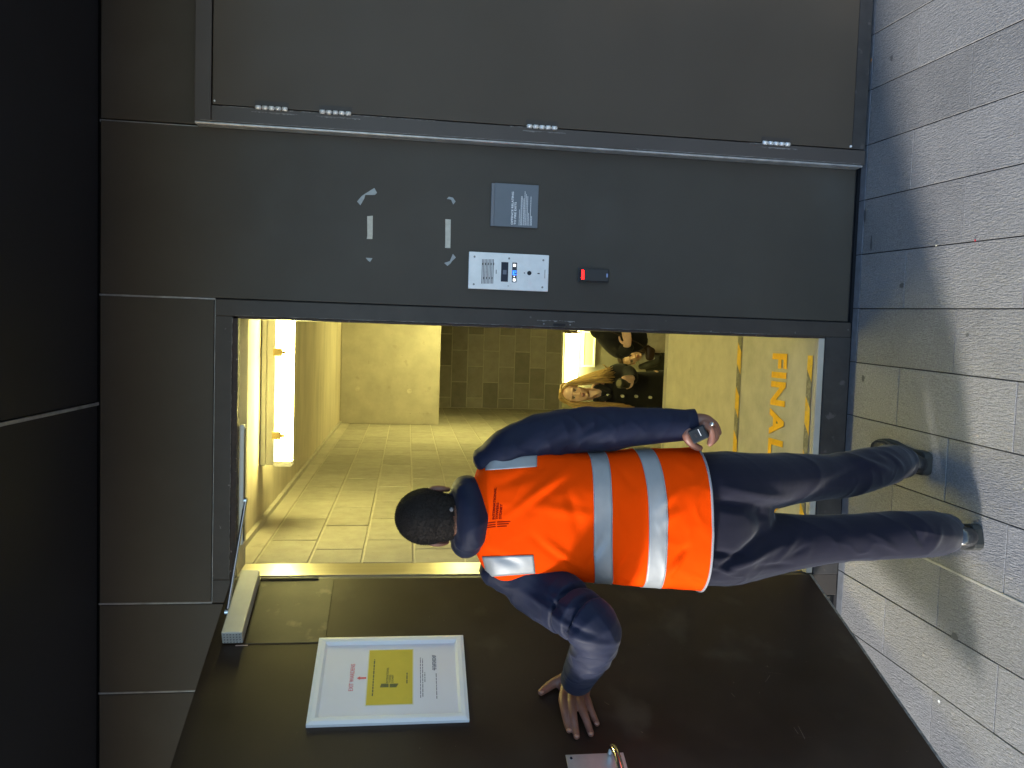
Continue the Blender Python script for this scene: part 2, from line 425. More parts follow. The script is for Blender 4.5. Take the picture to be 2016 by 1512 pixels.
# ---------------------------------------------------------------- facade
HX0, HX1, HZ0, HZ1 = -0.87, 0.048, 0.104, 2.279          # clear opening
fac = thing('facade_wall', 'dark grey metal panel wall around the open doorway', 'wall')
G = 0.0035
def panel(xa, xb, za, zb, m=M_panel, lab=None):
    o = box('panel', (xa + G, 0.0, za + G), (xb - G, 0.03, zb - G), m, fac, bev=0.0035, seg=2)
    if lab: o['label'] = lab
    return o
SOF = 2.735
panel(-3.4, -2.4, 0.02, SOF); panel(-2.4, -1.275, 0.02, SOF); panel(-1.275, -0.957, 0.02, SOF)
panel(-0.957, 0.112, 2.357, SOF)
panel(0.112, 0.697, 0.012, SOF)
panel(0.697, 2.2, 2.42, SOF); panel(2.2, 3.4, 0.02, SOF)
# backing behind the panels, with the doorway left open
bb = bmesh.new()
for lo, hi in (((-3.5, 0.031, -0.3), (-0.93, 0.18, 3.4)), ((0.09, 0.031, -0.3), (3.5, 0.18, 3.4)), ((-0.93, 0.031, 2.34), (0.09, 0.18, 3.4)), ((-0.93, 0.031, -0.3), (0.09, 0.18, 0.09))):
    bm_box(bb, lo, hi)
from_bm('wall_core', bb, M_dark, fac)
# door frame
box('frame_stile', (HX1 + 0.006, -0.003, 0.002), (0.111, 0.03, 2.3555), M_frame, fac, bev=0.002)
box('frame_stile', (-0.956, -0.003, 0.002), (-0.874, 0.03, 2.3555), M_frame, fac, bev=0.002)
box('frame_head', (-0.8738, -0.003, 2.297), (0.0538, 0.03, 2.3555), M_frame, fac, bev=0.002)
box('threshold', (-0.8738, -0.0045, 0.001), (0.0538, 0.03, 0.104), M_plinth, fac, bev=0.002)
# chipped brown inner edge of the frame
def ragged(name, p0, p1, wvec, yv, n=120, m=M_brownedge, amp=0.0016, parent=None):
    """strip from p0 to p1 with a ragged inner side; wvec = width vector"""
    p0, p1, wv = Vector(p0), Vector(p1), Vector(wvec)
    V, F = [], []
    ph = 0
    for i in range(n + 1):
        p = p0.lerp(p1, i / n)
        ph = 0.6 * ph + random.uniform(-1, 1) * 0.5
        e = wv * (1 + amp * ph / wv.length)
        V += [p, p + e, p + e + Vector((0, yv, 0)), p + Vector((0, yv, 0))]
    for i in range(n):
        a = i * 4; b = a + 4
        for k in range(4): F.append((a + k, a + (k + 1) % 4, b + (k + 1) % 4, b + k))
    F += [(3, 2, 1, 0), tuple(n * 4 + k for k in range(4))]
    me = bpy.data.meshes.new(name); me.from_pydata(V, [], F); me.update(); return link(name, me, m, parent or fac)
ragged('worn_edge', (0.0535, 0.0, 0.106), (0.0535, 0.0, 2.296), (-0.0065, 0, 0), 0.03)
ragged('worn_edge', (0.0535, 0.0, 2.2965), (-0.8735, 0.0, 2.2965), (0, 0, -0.017), 0.03)
ragged('chipped_line', (0.0575, -0.0034, 0.3), (0.0575, -0.0034, 2.29), (-0.0013, 0, 0), 0.002, 260, M_scuffline, 0.0016)
ragged('chipped_line', (0.05, -0.0034, 2.3), (-0.87, -0.0034, 2.3), (0, 0, -0.0012), 0.002, 160, M_scuffline, 0.0016)
# reveals
box('reveal_lining', (HX0 - 0.004, 0.0305, 0.13), (HX0, 0.1795, 2.28), M_steel, fac)['label'] = 'brushed steel lining on the hinge side'
box('reveal_lining', (HX1, 0.0305, 0.13), (HX1 + 0.004, 0.1795, 2.28), M_frame, fac)
box('reveal_lining', (HX0, 0.0305, 2.2805), (HX1, 0.1795, 2.2845), M_conc, fac)
# strike plate let into the right stile
sp = box('strike_plate', (0.0575, -0.0045, 1.098), (0.0735, -0.0025, 1.214), M_frame, fac, bev=0.0008)
box('strike_slot', (0.0595, -0.0052, 1.125), (0.0685, -0.0044, 1.17), M_dark, sp)
for zz in (1.107, 1.205):
    cyl('screw', (0.0655, -0.0057, zz), (0.0655, -0.0044, zz), 0.0028, M_grey, sp)
ragged('chipped_line', (0.079, -0.0036, 1.09), (0.079, -0.0036, 1.23), (-0.0022, 0, 0), 0.002, 40, M_scuffline, 0.005)
# threshold floor lip
box('floor_lip', (HX0, 0.001, 0.1045), (HX1, 0.0305, 0.1300), M_conc, fac, bev=0.002)
# slide rail of the closer under the head
rl = box('closer_rail', (-0.760, 0.035, 2.262), (-0.329, 0.060, 2.2785), M_silver, fac, bev=0.0015); rl['label'] = 'silver slide rail under the frame head'
box('rail_slot', (-0.745, 0.040, 2.2608), (-0.345, 0.055, 2.2618), M_dark, rl)
for xx in (-0.748, -0.341): cyl('screw', (xx, 0.0475, 2.2585), (xx, 0.0475, 2.2619), 0.004, M_chrome, rl)
# plinth right of the side frame
box('plinth', (0.700, 0.004, 0.003), (2.2, 0.031, 0.062), M_plinth, fac)

# right-hand closed side door with its proud frame
sd = thing('side_door', 'closed dark grey metal door in a proud frame, right of the doorway', 'door', (0.73, -0.05, 0))
fy0 = -0.052
box('frame_stile', (0.700, fy0, 0.014), (0.7535, -0.001, 2.3645), M_frame_r, sd, bev=0.003, seg=2)
box('frame_head', (0.700, fy0, 2.3655), (1.80, -0.001, 2.419), M_frame_r, sd, bev=0.003, seg=2)
box('frame_stile', (1.7365, fy0, 0.014), (1.80, -0.001, 2.3645), M_frame_r, sd, bev=0.003, seg=2)
box('frame_highlight', (0.692, -0.050, 0.02), (0.6998, -0.0005, 2.418), M_edge, sd, bev=0.002) .scale = (1, 1, 1)  # pale strip paints the bright highlight along the frame edge
dl = box('door_leaf', (0.7575, fy0 + 0.001, 0.068), (1.733, -0.004, 2.3615), M_sidedoor, sd, bev=0.0025, seg=2)
box('kick_rail', (0.7575, fy0 + 0.004, 0.014), (1.733, -0.004, 0.0655), M_plinth, sd, bev=0.001)
box('gap_liner', (0.7538, fy0 + 0.012, 0.02), (0.757, -0.004, 2.364), M_dark, sd)
for (za, zb) in ((2.115, 2.223), (1.905, 2.012), (1.189, 1.300), (0.315, 0.425)):
    hg = bmesh.new(); n = 5; L_ = (zb - za) / n
    for k in range(n):
        bm_cyl(hg, (0.7555, fy0 - 0.004, za + k * L_ + .0012), (0.7555, fy0 - 0.004, za + (k + 1) * L_ - .0012), 0.0068, n=14, bev=0.0022)
    h = from_bm('hinge', hg, M_hinge, sd, smooth=True)
    box('hinge_leaf', (0.760, fy0 - 0.0012, za - 0.002), (0.778, fy0 + 0.0006, zb + 0.002), M_frame, h, bev=0.0004)  # hinge plate; its darker tone stands for shade beside the knuckles
    V, F = [], []
    me = ragged('filler_smear', (0.742, fy0 - 0.0006, za - 0.03), (0.742, fy0 - 0.0006, zb + 0.012), (-0.0028, 0, 0), 0.001, 60, M_scuffline, 0.004, sd)
cyl('bolt', (0.765, fy0 - 0.004, 0.075), (0.765, fy0 + 0.002, 0.075), 0.0042, M_hinge, sd)
cyl('bolt', (0.768, fy0 - 0.002, 2.354), (0.768, fy0 + 0.002, 2.354), 0.0028, M_hinge, sd)

for (za, zb, k_) in ((1.62, 1.90, .004), (2.02, 2.11, .003), (0.33, 0.47, .003), (1.30, 1.36, .003), (2.23, 2.33, .0015)):
    ragged('chipped_line', (0.7532, fy0 - 0.0006, za), (0.7532, fy0 - 0.0006, zb), (-0.0016, 0, 0), 0.001, 60, M_scuffline, k_, sd)
for (za, zb) in ((0.03, 0.9), (1.2, 2.40)):
    ragged('chipped_line', (0.7035, fy0 - 0.0006, za), (0.7035, fy0 - 0.0006, zb), (-0.0014, 0, 0), 0.001, 160, M_scuffline, 0.0012, sd)
# soffit
sof = thing('soffit', 'black painted canopy soffit above the doorway wall', 'canopy', (0, -1, SOF))
for (xa, xb) in ((-5.0, -2.6), (-2.6, -0.256), (-0.256, 2.2), (2.2, 4.5)):
    box('soffit_panel', (xa + .004, -1.90, SOF + 0.002), (xb - .004, -0.004, SOF + 0.05), M_soffit, sof, bev=0.004, seg=2)
box('fascia', (-5.0, -1.95, SOF - 0.02), (4.5, -1.905, SOF + 0.4), M_soffit, sof)
box('canopy_top', (-5.0, -1.904, SOF + 0.052), (4.5, 0.03, SOF + 0.1), M_soffit, sof)
for xx in (-0.256,):
    box('seam_trim', (xx - 0.0085, -1.9, SOF - 0.003), (xx + 0.0020, -0.004, SOF + 0.0015), M_edge, sof, bev=0.0012)

# strips at the panel joints; the pale ones paint the bevels' reflections
def seam(x, za, zb, wd=0.0045, m=M_edge):
    return box('joint_line', (x - wd / 2, 0.0015, za), (x + wd / 2, 0.006, zb), m, fac, bev=0.001)
M_seam = mat('joint_glint', (0.33, 0.34, 0.36), 0.35, 0.3, var=0.4, vscale=14)
seam(0.692, 2.42, SOF, 0.008, M_edge); seam(-0.957, 2.357, SOF, 0.006, M_seam); seam(-1.275, 2.0, SOF, 0.006, M_seam)
seam(0.1115, 2.357, SOF, 0.006, M_seam); seam(0.1115, 0.01, 2.357, 0.004, M_dark)
box('joint_line', (-0.955, 0.0015, 2.3555), (0.110, 0.006, 2.3588), M_seam, fac, bev=0.0008)

# ---------------------------------------------------------------- stairwell
FZ = 0.127
lf = bpy.data.objects.new('landing_floor', None); COL.objects.link(lf); tag(lf, kind='structure')
box('floor_slab', (-1.3, 0.0315, -0.35), (0.9, 0.735, FZ), M_floor, lf)
box('floor_slab', (-1.3, 0.7355, -0.35), (0.9, 1.745, FZ + 0.001), M_floor2, lf)
nose = box('nosing', (-0.869, 1.7455, -0.06), (0.44, 1.80, FZ + 0.003), M_conc, lf, bev=0.004)
stair = thing('stair', 'concrete stair running down inside the lit stairwell', 'stairs', (0, 1.8, 0.1))
RISE, GO = 0.19, 0.25
for k in range(1, 17):
    box('step', (-0.869, 1.8005 + (k - 1) * GO, FZ - RISE * k - 0.3), (0.44, 1.80 + k * GO, FZ - RISE * k), M_floor2, stair)
LZ = FZ - RISE * 16
tag(box('lobby_floor', (-3, 5.801, LZ - 0.3), (3, 9.4, LZ - 0.002), M_floor2), kind='structure')

# left block wall: single blocks on a mortar bed
bw = thing('block_wall', 'long grey concrete block wall on the left inside the stairwell', 'wall', (-0.87, 3, 0))
box('mortar_bed', (-1.05, 0.1805, -3.2), (-0.8745, 7.2, 2.36), M_mortar, bw)
BL, BH = 0.40, 0.20
bcache = {}
def block(parent, xw, y, z, ln, mt, axis='y', j=0.010):
    key = (round(ln, 3), axis, mt.name)
    if key not in bcache:
        t = bmesh.new()
        if axis == 'y': bm_box(t, (-0.02, j / 2, j / 2), (0, ln - j / 2, BH - j / 2), 0.0022)
        else: bm_box(t, (j / 2, 0, j / 2), (ln - j / 2, 0.02, BH - j / 2), 0.0022)
        me = bpy.data.meshes.new('block'); t.to_mesh(me); t.free(); me.materials.append(mt); bcache[key] = me
    o = link('block', bcache[key], None, parent)
    if axis == 'y': o.matrix_basis = Matrix.Translation((xw + random.uniform(-.0012, .0008), y, z))
    else: o.matrix_basis = Matrix.Translation((xw, y + random.uniform(-.001, .001), z))
    return o
zt = 2.25
rows = [zt - 0.20 * k for k in range(1, 14)]
for r, z in enumerate(rows):
    off = 0.0 if r % 2 == 0 else 0.20
    y = 0.1815
    first = 0.40 - off - (0.06 if r % 2 == 0 else 0)
    lens = [first] + [BL] * 30
    for ln in lens:
        ye = min(y + ln, 7.0)
        if ye - y > 0.05:
            zmin_vis = 0.127 if y < 1.8 else 0.127 - (y - 1.8) * 0.9 - 0.6
            if z + BH > zmin_vis and not (z > 1.36 and y > 5.35): block(bw, -0.8700, y, z, round(ye - y, 3), M_block)
        y = ye
        if y >= 6.99: break
box('top_course', (-0.885, 0.1815, zt + 0.004), (-0.8695, 5.0, 2.355), M_conc, bw)

# the ceiling slopes very little; joint fillet along the wall
cl = bpy.data.objects.new('stairwell_ceiling', None); COL.objects.link(cl); tag(cl, kind='structure')
box('ceiling_slab', (-1.1, 0.1805, 2.345), (0.9, 5.2, 2.50), M_ceil, cl)
box('ceiling_slab', (-1.1, 5.26, 1.37), (0.9, 7.2, 1.5), M_ceil, cl)
box('ceiling_fillet', (-0.8693, 0.182, 2.325), (-0.845, 4.999, 2.3445), M_mortar, cl)
box('ceiling_slab', (-3.0, 7.21, -0.27), (3.0, 9.3, -0.1), M_ceil, cl)
bmw = thing('concrete_beam', 'cast concrete downstand beam crossing the stairwell', 'beam', (0, 5, 1.36))
box('beam_face', (-0.8685, 5.0, 1.368), (0.44, 5.25, 2.344), M_conc, bmw, bev=0.006)
box('beam_strip', (-0.8683, 4.9965, 1.369), (-0.745, 4.9995, 2.343), M_conc, bmw, bev=0.001)
for (px, py) in ((704, 765), (806, 770)):
    q = P(px, py, 5.0)
    cyl('tie_hole', (q.x, 4.9925, q.z), (q.x, 4.9995, q.z), 0.024, mat('plug', (0.5, 0.47, 0.40), 0.9, var=.2, vscale=40), bmw, n=20)
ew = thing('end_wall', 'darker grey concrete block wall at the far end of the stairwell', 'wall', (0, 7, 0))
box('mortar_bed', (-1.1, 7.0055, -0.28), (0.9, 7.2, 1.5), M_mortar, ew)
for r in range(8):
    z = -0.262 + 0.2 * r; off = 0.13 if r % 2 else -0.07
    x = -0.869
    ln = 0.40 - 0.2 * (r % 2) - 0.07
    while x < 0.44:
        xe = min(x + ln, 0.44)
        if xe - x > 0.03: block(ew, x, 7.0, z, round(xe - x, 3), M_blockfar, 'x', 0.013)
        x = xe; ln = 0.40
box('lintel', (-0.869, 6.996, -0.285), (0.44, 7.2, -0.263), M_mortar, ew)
rw = thing('side_wall', 'plain concrete wall on the right inside the stairwell', 'wall', (0.45, 3, 0))
box('wall_body', (0.4405, 0.1805, -3.3), (0.6, 7.0, 2.5), M_conc, rw)
lw = thing('lobby_wall', 'grey painted wall of the lower lobby behind the women', 'wall', (0, 9.2, -2))
box('wall_body', (-3.0, 9.2, -3.3), (3.0, 9.4, 0.0), M_paint_lino, lw)
box('wall_return', (-3.1, 7.21, -3.3), (-2.9, 9.2, 0.0), M_paint_lino, lw); box('wall_return', (2.9, 7.21, -3.3), (3.1, 9.2, 0), M_paint_lino, lw)
box('wall_return', (-3.0, 7.01, -3.3), (-1.06, 7.2, -0.1), M_paint_lino, lw); box('wall_return', (0.61, 7.01, -3.3), (3.0, 7.2, -0.1), M_paint_lino, lw)

# floor lettering and hazard stripes (flat paint sheets)
def text_mesh(s, size, extrude=0.0004, align='LEFT', spacing=1.0, offset=0.0, shear_=0.0):
    cu = bpy.data.curves.new('t', 'FONT'); cu.body = s; cu.size = size; cu.extrude = extrude
    cu.align_x = align; cu.space_character = spacing; cu.offset = offset; cu.shear = shear_
    cu.resolution_u = 3
    o = bpy.data.objects.new('t', cu); COL.objects.link(o)
    me = evaluated(o); bpy.data.objects.remove(o); bpy.data.curves.remove(cu); return me
def place_text(name, s, size, Mx, m, parent=None, **kw):
    me = text_mesh(s, size, **kw); me.transform(Mx); me.materials.clear(); return link(name, me, m, parent)
M_letter = mat('orange_yellow_letter_paint', (0.88, 0.47, 0.012), 0.6, var=0.10, vscale=30, spots=[(90, 0.70, (0.45, 0.38, 0.2), 0.05, 0.5)])
# reads from inside, tops towards the door
def floor_letters(s, size, M0, sp, off):
    # one object per letter
    x = 0.0
    for ch in s:
        if ch == ' ': x += 0.095; continue
        me = text_mesh(ch, size, extrude=0.0005, offset=off)
        xs = [v.co.x for v in me.vertices]; a, b = min(xs), max(xs)
        me.transform(Matrix.Translation((x - a, 0, 0))); me.transform(M0); me.materials.clear()
        o = link('floor_letter', me, M_letter, lf)
        x += (b - a) * 1.0 + sp
    return x
FM = Matrix(((-1, 0, 0, -0.017), (0, -1, 0, 0.365), (0, 0, 1, FZ + 0.004), (0, 0, 0, 1)))
floor_letters('FINAL EXIT', 0.185, FM @ Matrix.Diagonal((0.78, 0.92, 1, 1)), 0.019, 0.0075)
def hazard(y0, y1, xa, xb, z=FZ + 0.004, st=0.105, slant=0.05):
    bmY, bmK = bmesh.new(), bmesh.new()
    x = xa - 0.1; k = 0
    while x < xb:
        tgt = bmY if k % 2 == 0 else bmK
        q = [(x, y0), (x + st, y0), (x + st + slant, y1), (x + slant, y1)]
        q = [(min(max(a, xa), xb), b) for a, b in q]
        if abs(q[1][0] - q[0][0]) + abs(q[2][0] - q[3][0]) > 0.004:
            vs = [tgt.verts.new((a, b, z)) for a, b in q]
            try: tgt.faces.new(vs)
            except ValueError: pass
        x += st; k += 1
    from_bm('hazard_stripe', bmY, M_yellow, lf); from_bm('hazard_stripe', bmK, M_blacktape, lf)
hazard(0.69, 0.735, -0.865, 0.44); hazard(0.036, 0.075, -0.865, -0.02)

# light fittings
def fitting(name, label, xa, xb, yc, zt, zl, clips=(-0.46, -0.085)):
    t = thing(name, label, 'light fixture', ((xa + xb) / 2, yc, zt))
    box('housing', (xa, yc - 0.035, zt - 0.012), (xb, yc + 0.035, 2.344), M_silver, t, bev=0.004)
    hb = box('gear_tray', (xa + 0.005, yc - 0.038, zt - 0.052), (xb - 0.005, yc + 0.038, zt - 0.0125), M_silver, t, bev=0.004)
    box('diffuser', (xa + 0.022, yc - 0.036, zl - 0.031), (xb - 0.022, yc + 0.036, zl + 0.030), M_tube, t, 0.012, None, 3)
    for xx in (xa - 0.002, xb - 0.018):
        ec = box('end_cap', (xx, yc - 0.039, zl - 0.034), (xx + 0.020, yc + 0.039, zl + 0.045), M_clear, t, 0.006, None, 2)
        box('end_rim', (xx + 0.0195, yc - 0.041, zl - 0.036), (xx + 0.0245, yc + 0.041, zl + 0.046), M_silver, ec, 0.001)
    for xx in clips:
        cb = bmesh.new(); bm_box(cb, (xx - 0.018, yc - 0.047, zl + 0.012), (xx + 0.018, yc - 0.0385, zl + 0.052), 0.003)
        bm_box(cb, (xx - 0.007, yc - 0.050, zl - 0.004), (xx + 0.007, yc - 0.0400, zl + 0.014), 0.002)
        from_bm('clip', cb, mat('clip_plastic', (0.55, 0.42, 0.18), 0.5), t)
    return t
fitting('light_fitting', 'lit white strip light under the stairwell ceiling just inside the doorway', -0.60, 0.40, 0.82, 2.330, 2.238)
t = thing('light_fitting', 'lit strip light on the lobby wall above the blonde woman', 'light fixture', (-0.2, 9.1, -0.8))
q0, q1 = P(1112, 752, 9.1), P(1142, 640, 9.1)
box('back_plate', (q0.x - 0.05, 9.17, q1.z - 0.0), (q1.x + 0.4, 9.199, q0.z + 0.0), M_silver, t, bev=0.004)
V, F = ring_loft([(Vector((q0.x + (q1.x + 0.35 - q0.x) * i / 6, 9.12, (q0.z + q1.z) / 2)), Vector((0, 0.05, 0)), Vector((0, 0, 0.095))) for i in range(7)], 24, 3.0)
me = bpy.data.meshes.new('diffuser'); me.from_pydata([tuple(v) for v in V], [], F); me.update(); link('diffuser', me, M_tube, t)
box('end_cap', (q0.x - 0.10, 9.07, q1.z + 0.01), (q0.x - 0.01, 9.17, q0.z - 0.01), M_clear, t, bev=0.01)
t = thing('light_fitting', 'assumed lit strip light on the right-hand stairwell wall, unseen beyond the jamb', 'light fixture', (0.44, 4.2, 1.1))  # unseen fitting added to brighten the stairwell, assumed from its even light
box('back_plate', (0.405, 3.60, 1.10), (0.4395, 4.80, 1.19), M_silver, t, bev=0.004)
V, F = ring_loft([(Vector((0.365, 3.64 + 1.12 * i / 6, 1.145)), Vector((0.034, 0, 0)), Vector((0, 0, 0.045))) for i in range(7)], 24, 2.6)
me = bpy.data.meshes.new('diffuser'); me.from_pydata([tuple(v) for v in V], [], F); me.update(); link('diffuser', me, M_tube, t)
for yy in (3.59, 4.77): box('end_cap', (0.325, yy, 1.095), (0.404, yy + 0.035, 1.195), M_clear, t, bev=0.008)
pa, pb = P(1145, 722, 9.18), P(1173, 668, 9.18)
t = thing('notice_frame', 'pale framed notice on the lobby wall behind the black-clad person', 'picture frame', ((pa.x + pb.x) / 2, 9.18, pa.z))
box('sheet', (pa.x + 0.03, 9.185, pb.z + 0.03), (pb.x + 0.10, 9.192, pa.z - 0.03), mat('pale_paper', (0.6, 0.6, 0.38), 0.6), t)
for lo, hi in (((pa.x, 9.175, pb.z), (pa.x + 0.03, 9.199, pa.z)), ((pb.x + 0.10, 9.175, pb.z), (pb.x + 0.13, 9.199, pa.z)), ((pa.x + .0301, 9.175, pb.z), (pb.x + 0.0999, 9.199, pb.z + 0.03)), ((pa.x + .0301, 9.175, pa.z - 0.03), (pb.x + 0.0999, 9.199, pa.z))):
    box('frame_bar', lo, hi, mat('white_frame', (0.75, 0.78, 0.72), 0.5), t, bev=0.003)

# ---------------------------------------------------------------- the open door leaf
LD = Vector((-0.379, -0.9253, 0)).normalized()          # along the leaf from the hinge
LN = Vector((0.9253, -0.379, 0)).normalized()            # out of its visible face
HP = Vector((-0.87, -0.004, 0))
ML = Matrix(((LD.x, LN.x, 0, HP.x), (LD.y, LN.y, 0, HP.y), (0, 0, 1, 0), (0, 0, 0, 1)))   # local (t, n, z)
leaf = thing('door_leaf', 'dark brown steel door standing open on the left, pushed by the man', 'door', tuple(HP))
LW = 0.955
def lbox(name, lo, hi, m, parent=leaf, bev=0.0, seg=1): return box(name, lo, hi, m, parent, bev, ML, seg)
lbox('leaf_skin', (0.004, -0.045, 0.112), (LW, 0.0, 2.292), M_leaf, bev=0.003, seg=2)
lbox('backing_plate', (0.006, 0.0002, 1.935), (0.318, 0.0022, 2.185), M_leafplate, bev=0.0008)
lbox('worn_edge', (0.0045, 0.0003, 0.1125), (LW, 0.0012, 0.121), M_scuffline)
ch = lbox('pivot_bracket', (0.003, 0.0003, 1.99), (0.012, 0.006, 2.19), M_dark)
clo = lbox('door_closer', (0.012, 0.004, 2.190), (0.318, 0.050, 2.254), M_silver, bev=0.004, seg=2)
clo['label'] = 'silver overhead closer box at the top of the leaf'
for i in range(6):
    for k in range(4):
        a = ML @ Vector((0.3175, 0.010 + 0.0105 * k * 1.0, 2.198 + i * 0.0095)); b = ML @ Vector((0.3195, 0.010 + 0.0105 * k, 2.198 + i * 0.0095))
        cyl('end_stud', a, b, 0.0022, M_grey, clo, n=8)
a = P(450, 1208, -0.20); cylp = (ML @ Vector((0.20, 0.028, 2.262)))
arm = bmesh.new()
r0 = Vector((-0.60, 0.047, 2.256)); d = (cylp - r0)
bm_cyl(arm, r0, cylp, 0.0065, n=12); bm_cyl(arm, cylp - Vector((0, 0, 0.012)), cylp + Vector((0, 0, 0.006)), 0.011, n=16); bm_cyl(arm, r0 - Vector((0, 0, .004)), r0 + Vector((0, 0, 0.008)), 0.010, n=16)
from_bm('closer_arm', arm, M_chrome, leaf)
lbox('door_stop_mark', (0.322, 0.0004, 2.175), (0.3255, 0.0014, 2.212), mat('pink_mark', (0.55, 0.40, 0.36), 0.5), leaf)
# pull handle on its plate
pl = lbox('handle_plate', (0.772, 0.0003, 1.058), (0.945, 0.0028, 1.226), M_satin, bev=0.001)
for (tt, zz) in ((0.785, 1.212), (0.785, 1.072), (0.93, 1.212), (0.93, 1.072)):
    cyl('screw', ML @ Vector((tt, 0.0026, zz)), ML @ Vector((tt, 0.0042, zz)), 0.0042, M_chrome, pl, n=14)
hb = []
for i in range(13):
    a_ = math.pi * i / 12
    hb.append(tuple(ML @ Vector((0.862 - 0.085 * math.cos(a_) * (1 if True else 1), 0.012 + 0.050 * math.sin(a_) ** 0.55, 1.098))) + (0.0095,))
V, F = limb(hb, 2, 16, side=Vector((0, 0, 1)))
me = bpy.data.meshes.new('pull_handle'); me.from_pydata([tuple(v) for v in V], [], F); me.update()
for p in me.polygons: p.use_smooth = True
link('pull_handle', me, M_chrome, pl)
# scratches on the leaf
M_scratch = mat('scratch', (0.16, 0.12, 0.10), 0.6)
for (ax, ay, bx_, by_) in ((1500, 1322, 1548, 1328), (1507, 1343, 1516, 1330), (1563, 1432, 1572, 1445), (1572, 1430, 1585, 1455), (1560, 1450, 1600, 1452), (1440, 1365, 1447, 1372), (1262, 1440, 1266, 1443), (1190, 1382, 1200, 1388)):
    A, B = on_plane(ax, ay, LN, HP), on_plane(bx_, by_, LN, HP)
    Vv = [(A + LN * .0006), (B + LN * .0006), (B + LN * .0006 + Vector((0, 0, .0014))), (A + LN * .0006 + Vector((0, 0, .0010)))]
    me = bpy.data.meshes.new('scratch'); me.from_pydata([tuple(v) for v in Vv], [], [(0, 1, 2, 3)]); link('scratch', me, M_scratch, leaf)

# framed notice on the leaf
def leaf_pt(x, y, n=0.0): return on_plane(x, y, LN, HP + LN * n)
T0, T1, Z0, Z1 = 0.306, 0.648, 1.490, 1.955
nb = thing('notice_frame', 'white snap-frame notice with a yellow panel, fixed to the open door', 'poster frame', tuple(ML @ Vector((0.48, 0, Z0))))
M_wf = mat('white_frame_plastic', (0.80, 0.83, 0.86), 0.35); M_paper = mat('poster_paper', (0.76, 0.77, 0.84), 0.3, var=0.02, vscale=5)
fwd = 0.030
def frame_bar(p, q, inn):                       # mitred bar from corner p to q (t,z) with inward vectors
    bm = bmesh.new()
    prof = [(0, 0.0), (0, 0.010), (0.35, 0.014), (0.75, 0.0135), (1.0, 0.006), (1.0, 0.0)]
    A, B = [], []
    for (f_, h) in prof:
        A.append(bm.verts.new(ML @ Vector((p[0] + inn[0][0] * f_ * fwd, h, p[1] + inn[0][1] * f_ * fwd))))
        B.append(bm.verts.new(ML @ Vector((q[0] + inn[1][0] * f_ * fwd, h, q[1] + inn[1][1] * f_ * fwd))))
    n = len(prof)
    for i in range(n): bm.faces.new((A[i], A[(i + 1) % n], B[(i + 1) % n], B[i]))
    bm.faces.new(A[::-1]); bm.faces.new(B); bmesh.ops.recalc_face_normals(bm, faces=bm.faces[:])
    return from_bm('frame_bar', bm, M_wf, nb)
g = 0.0004
frame_bar((T0, Z0 + g), (T0, Z1 - g), ((1, 1), (1, -1))); frame_bar((T1, Z0 + g), (T1, Z1 - g), ((-1, 1), (-1, -1)))
frame_bar((T0 + g, Z0), (T1 - g, Z0), ((1, 1), (-1, 1))); frame_bar((T0 + g, Z1), (T1 - g, Z1), ((1, -1), (-1, -1)))
lbox('poster_sheet', (T0 + 0.02, 0.001, Z0 + 0.02), (T1 - 0.02, 0.0045, Z1 - 0.02), M_paper, nb)
# yellow panel: photo corners measured
c1 = leaf_pt(728, 1283); c2 = leaf_pt(717, 1391); c3 = leaf_pt(814, 1283); c4 = leaf_pt(812, 1390)
def tz(v): return ((v - HP).dot(LD), v.z)
(ta, za), (tb, zb), (tc_, zc), (td, zd) = tz(c1), tz(c2), tz(c3), tz(c4)
M_yp = mat('yellow_card', (0.60, 0.47, 0.045), 0.5, var=0.04, vscale=20)
M_border = mat('pale_border', (0.70, 0.70, 0.55), 0.5)
lbox('yellow_panel_border', (ta - 0.003, 0.0046, zd - 0.003), (tb + 0.003, 0.0049, za + 0.003), M_border, nb)
lbox('yellow_panel', (ta, 0.005, zd), (tb, 0.0054, za), M_yp, nb)
# text helper on the leaf: reading direction in the photo runs from the free edge to the hinge
TMr = lambda t0, z0, n: ML @ Matrix(((-1, 0, 0, t0), (0, 0, 1, n), (0, 1, 0, z0), (0, 0, 0, 1)))
def leaf_text(name, s, xy, size, m, n=0.0049, wid=None, **kw):
    v = leaf_pt(*xy); t_, z_ = tz(v)
    me = text_mesh(s, size, extrude=0.0002, **kw)
    xs = [q.co.x for q in me.vertices]
    if wid: me.transform(Matrix.Diagonal((wid / (max(xs) - min(xs)), 1, 1, 1)))
    me.transform(TMr(t_, z_, n)); me.materials.clear(); return link(name, me, m, nb)
def span(xy1, xy2): return abs(tz(leaf_pt(*xy1))[0] - tz(leaf_pt(*xy2))[0])
leaf_text('red_lettering', 'EXIT WARDENS', (694.5, 1363), 0.019, M_red_letter, wid=span((693, 1363), (699, 1310)))
M_txt = mat('dark_print', (0.10, 0.11, 0.05), 0.6); M_gtxt = mat('grey_print', (0.20, 0.21, 0.27), 0.6)
A_ = tz(leaf_pt(721, 1337)); B_ = tz(leaf_pt(705, 1337))
lbox('red_arrow_shaft', (A_[0] - 0.0035, 0.0047, A_[1]), (A_[0] + 0.0035, 0.0050, B_[1] - 0.006), M_red_letter, nb)
bm = bmesh.new(); vv = [bm.verts.new(ML @ Vector(q)) for q in ((A_[0] - 0.007, 0.005, B_[1] - 0.006), (A_[0] + 0.007, 0.005, B_[1] - 0.006), (A_[0], 0.005, B_[1] + 0.004))]; bm.faces.new(vv)
from_bm('red_arrow_head', bm, M_red_letter, nb)
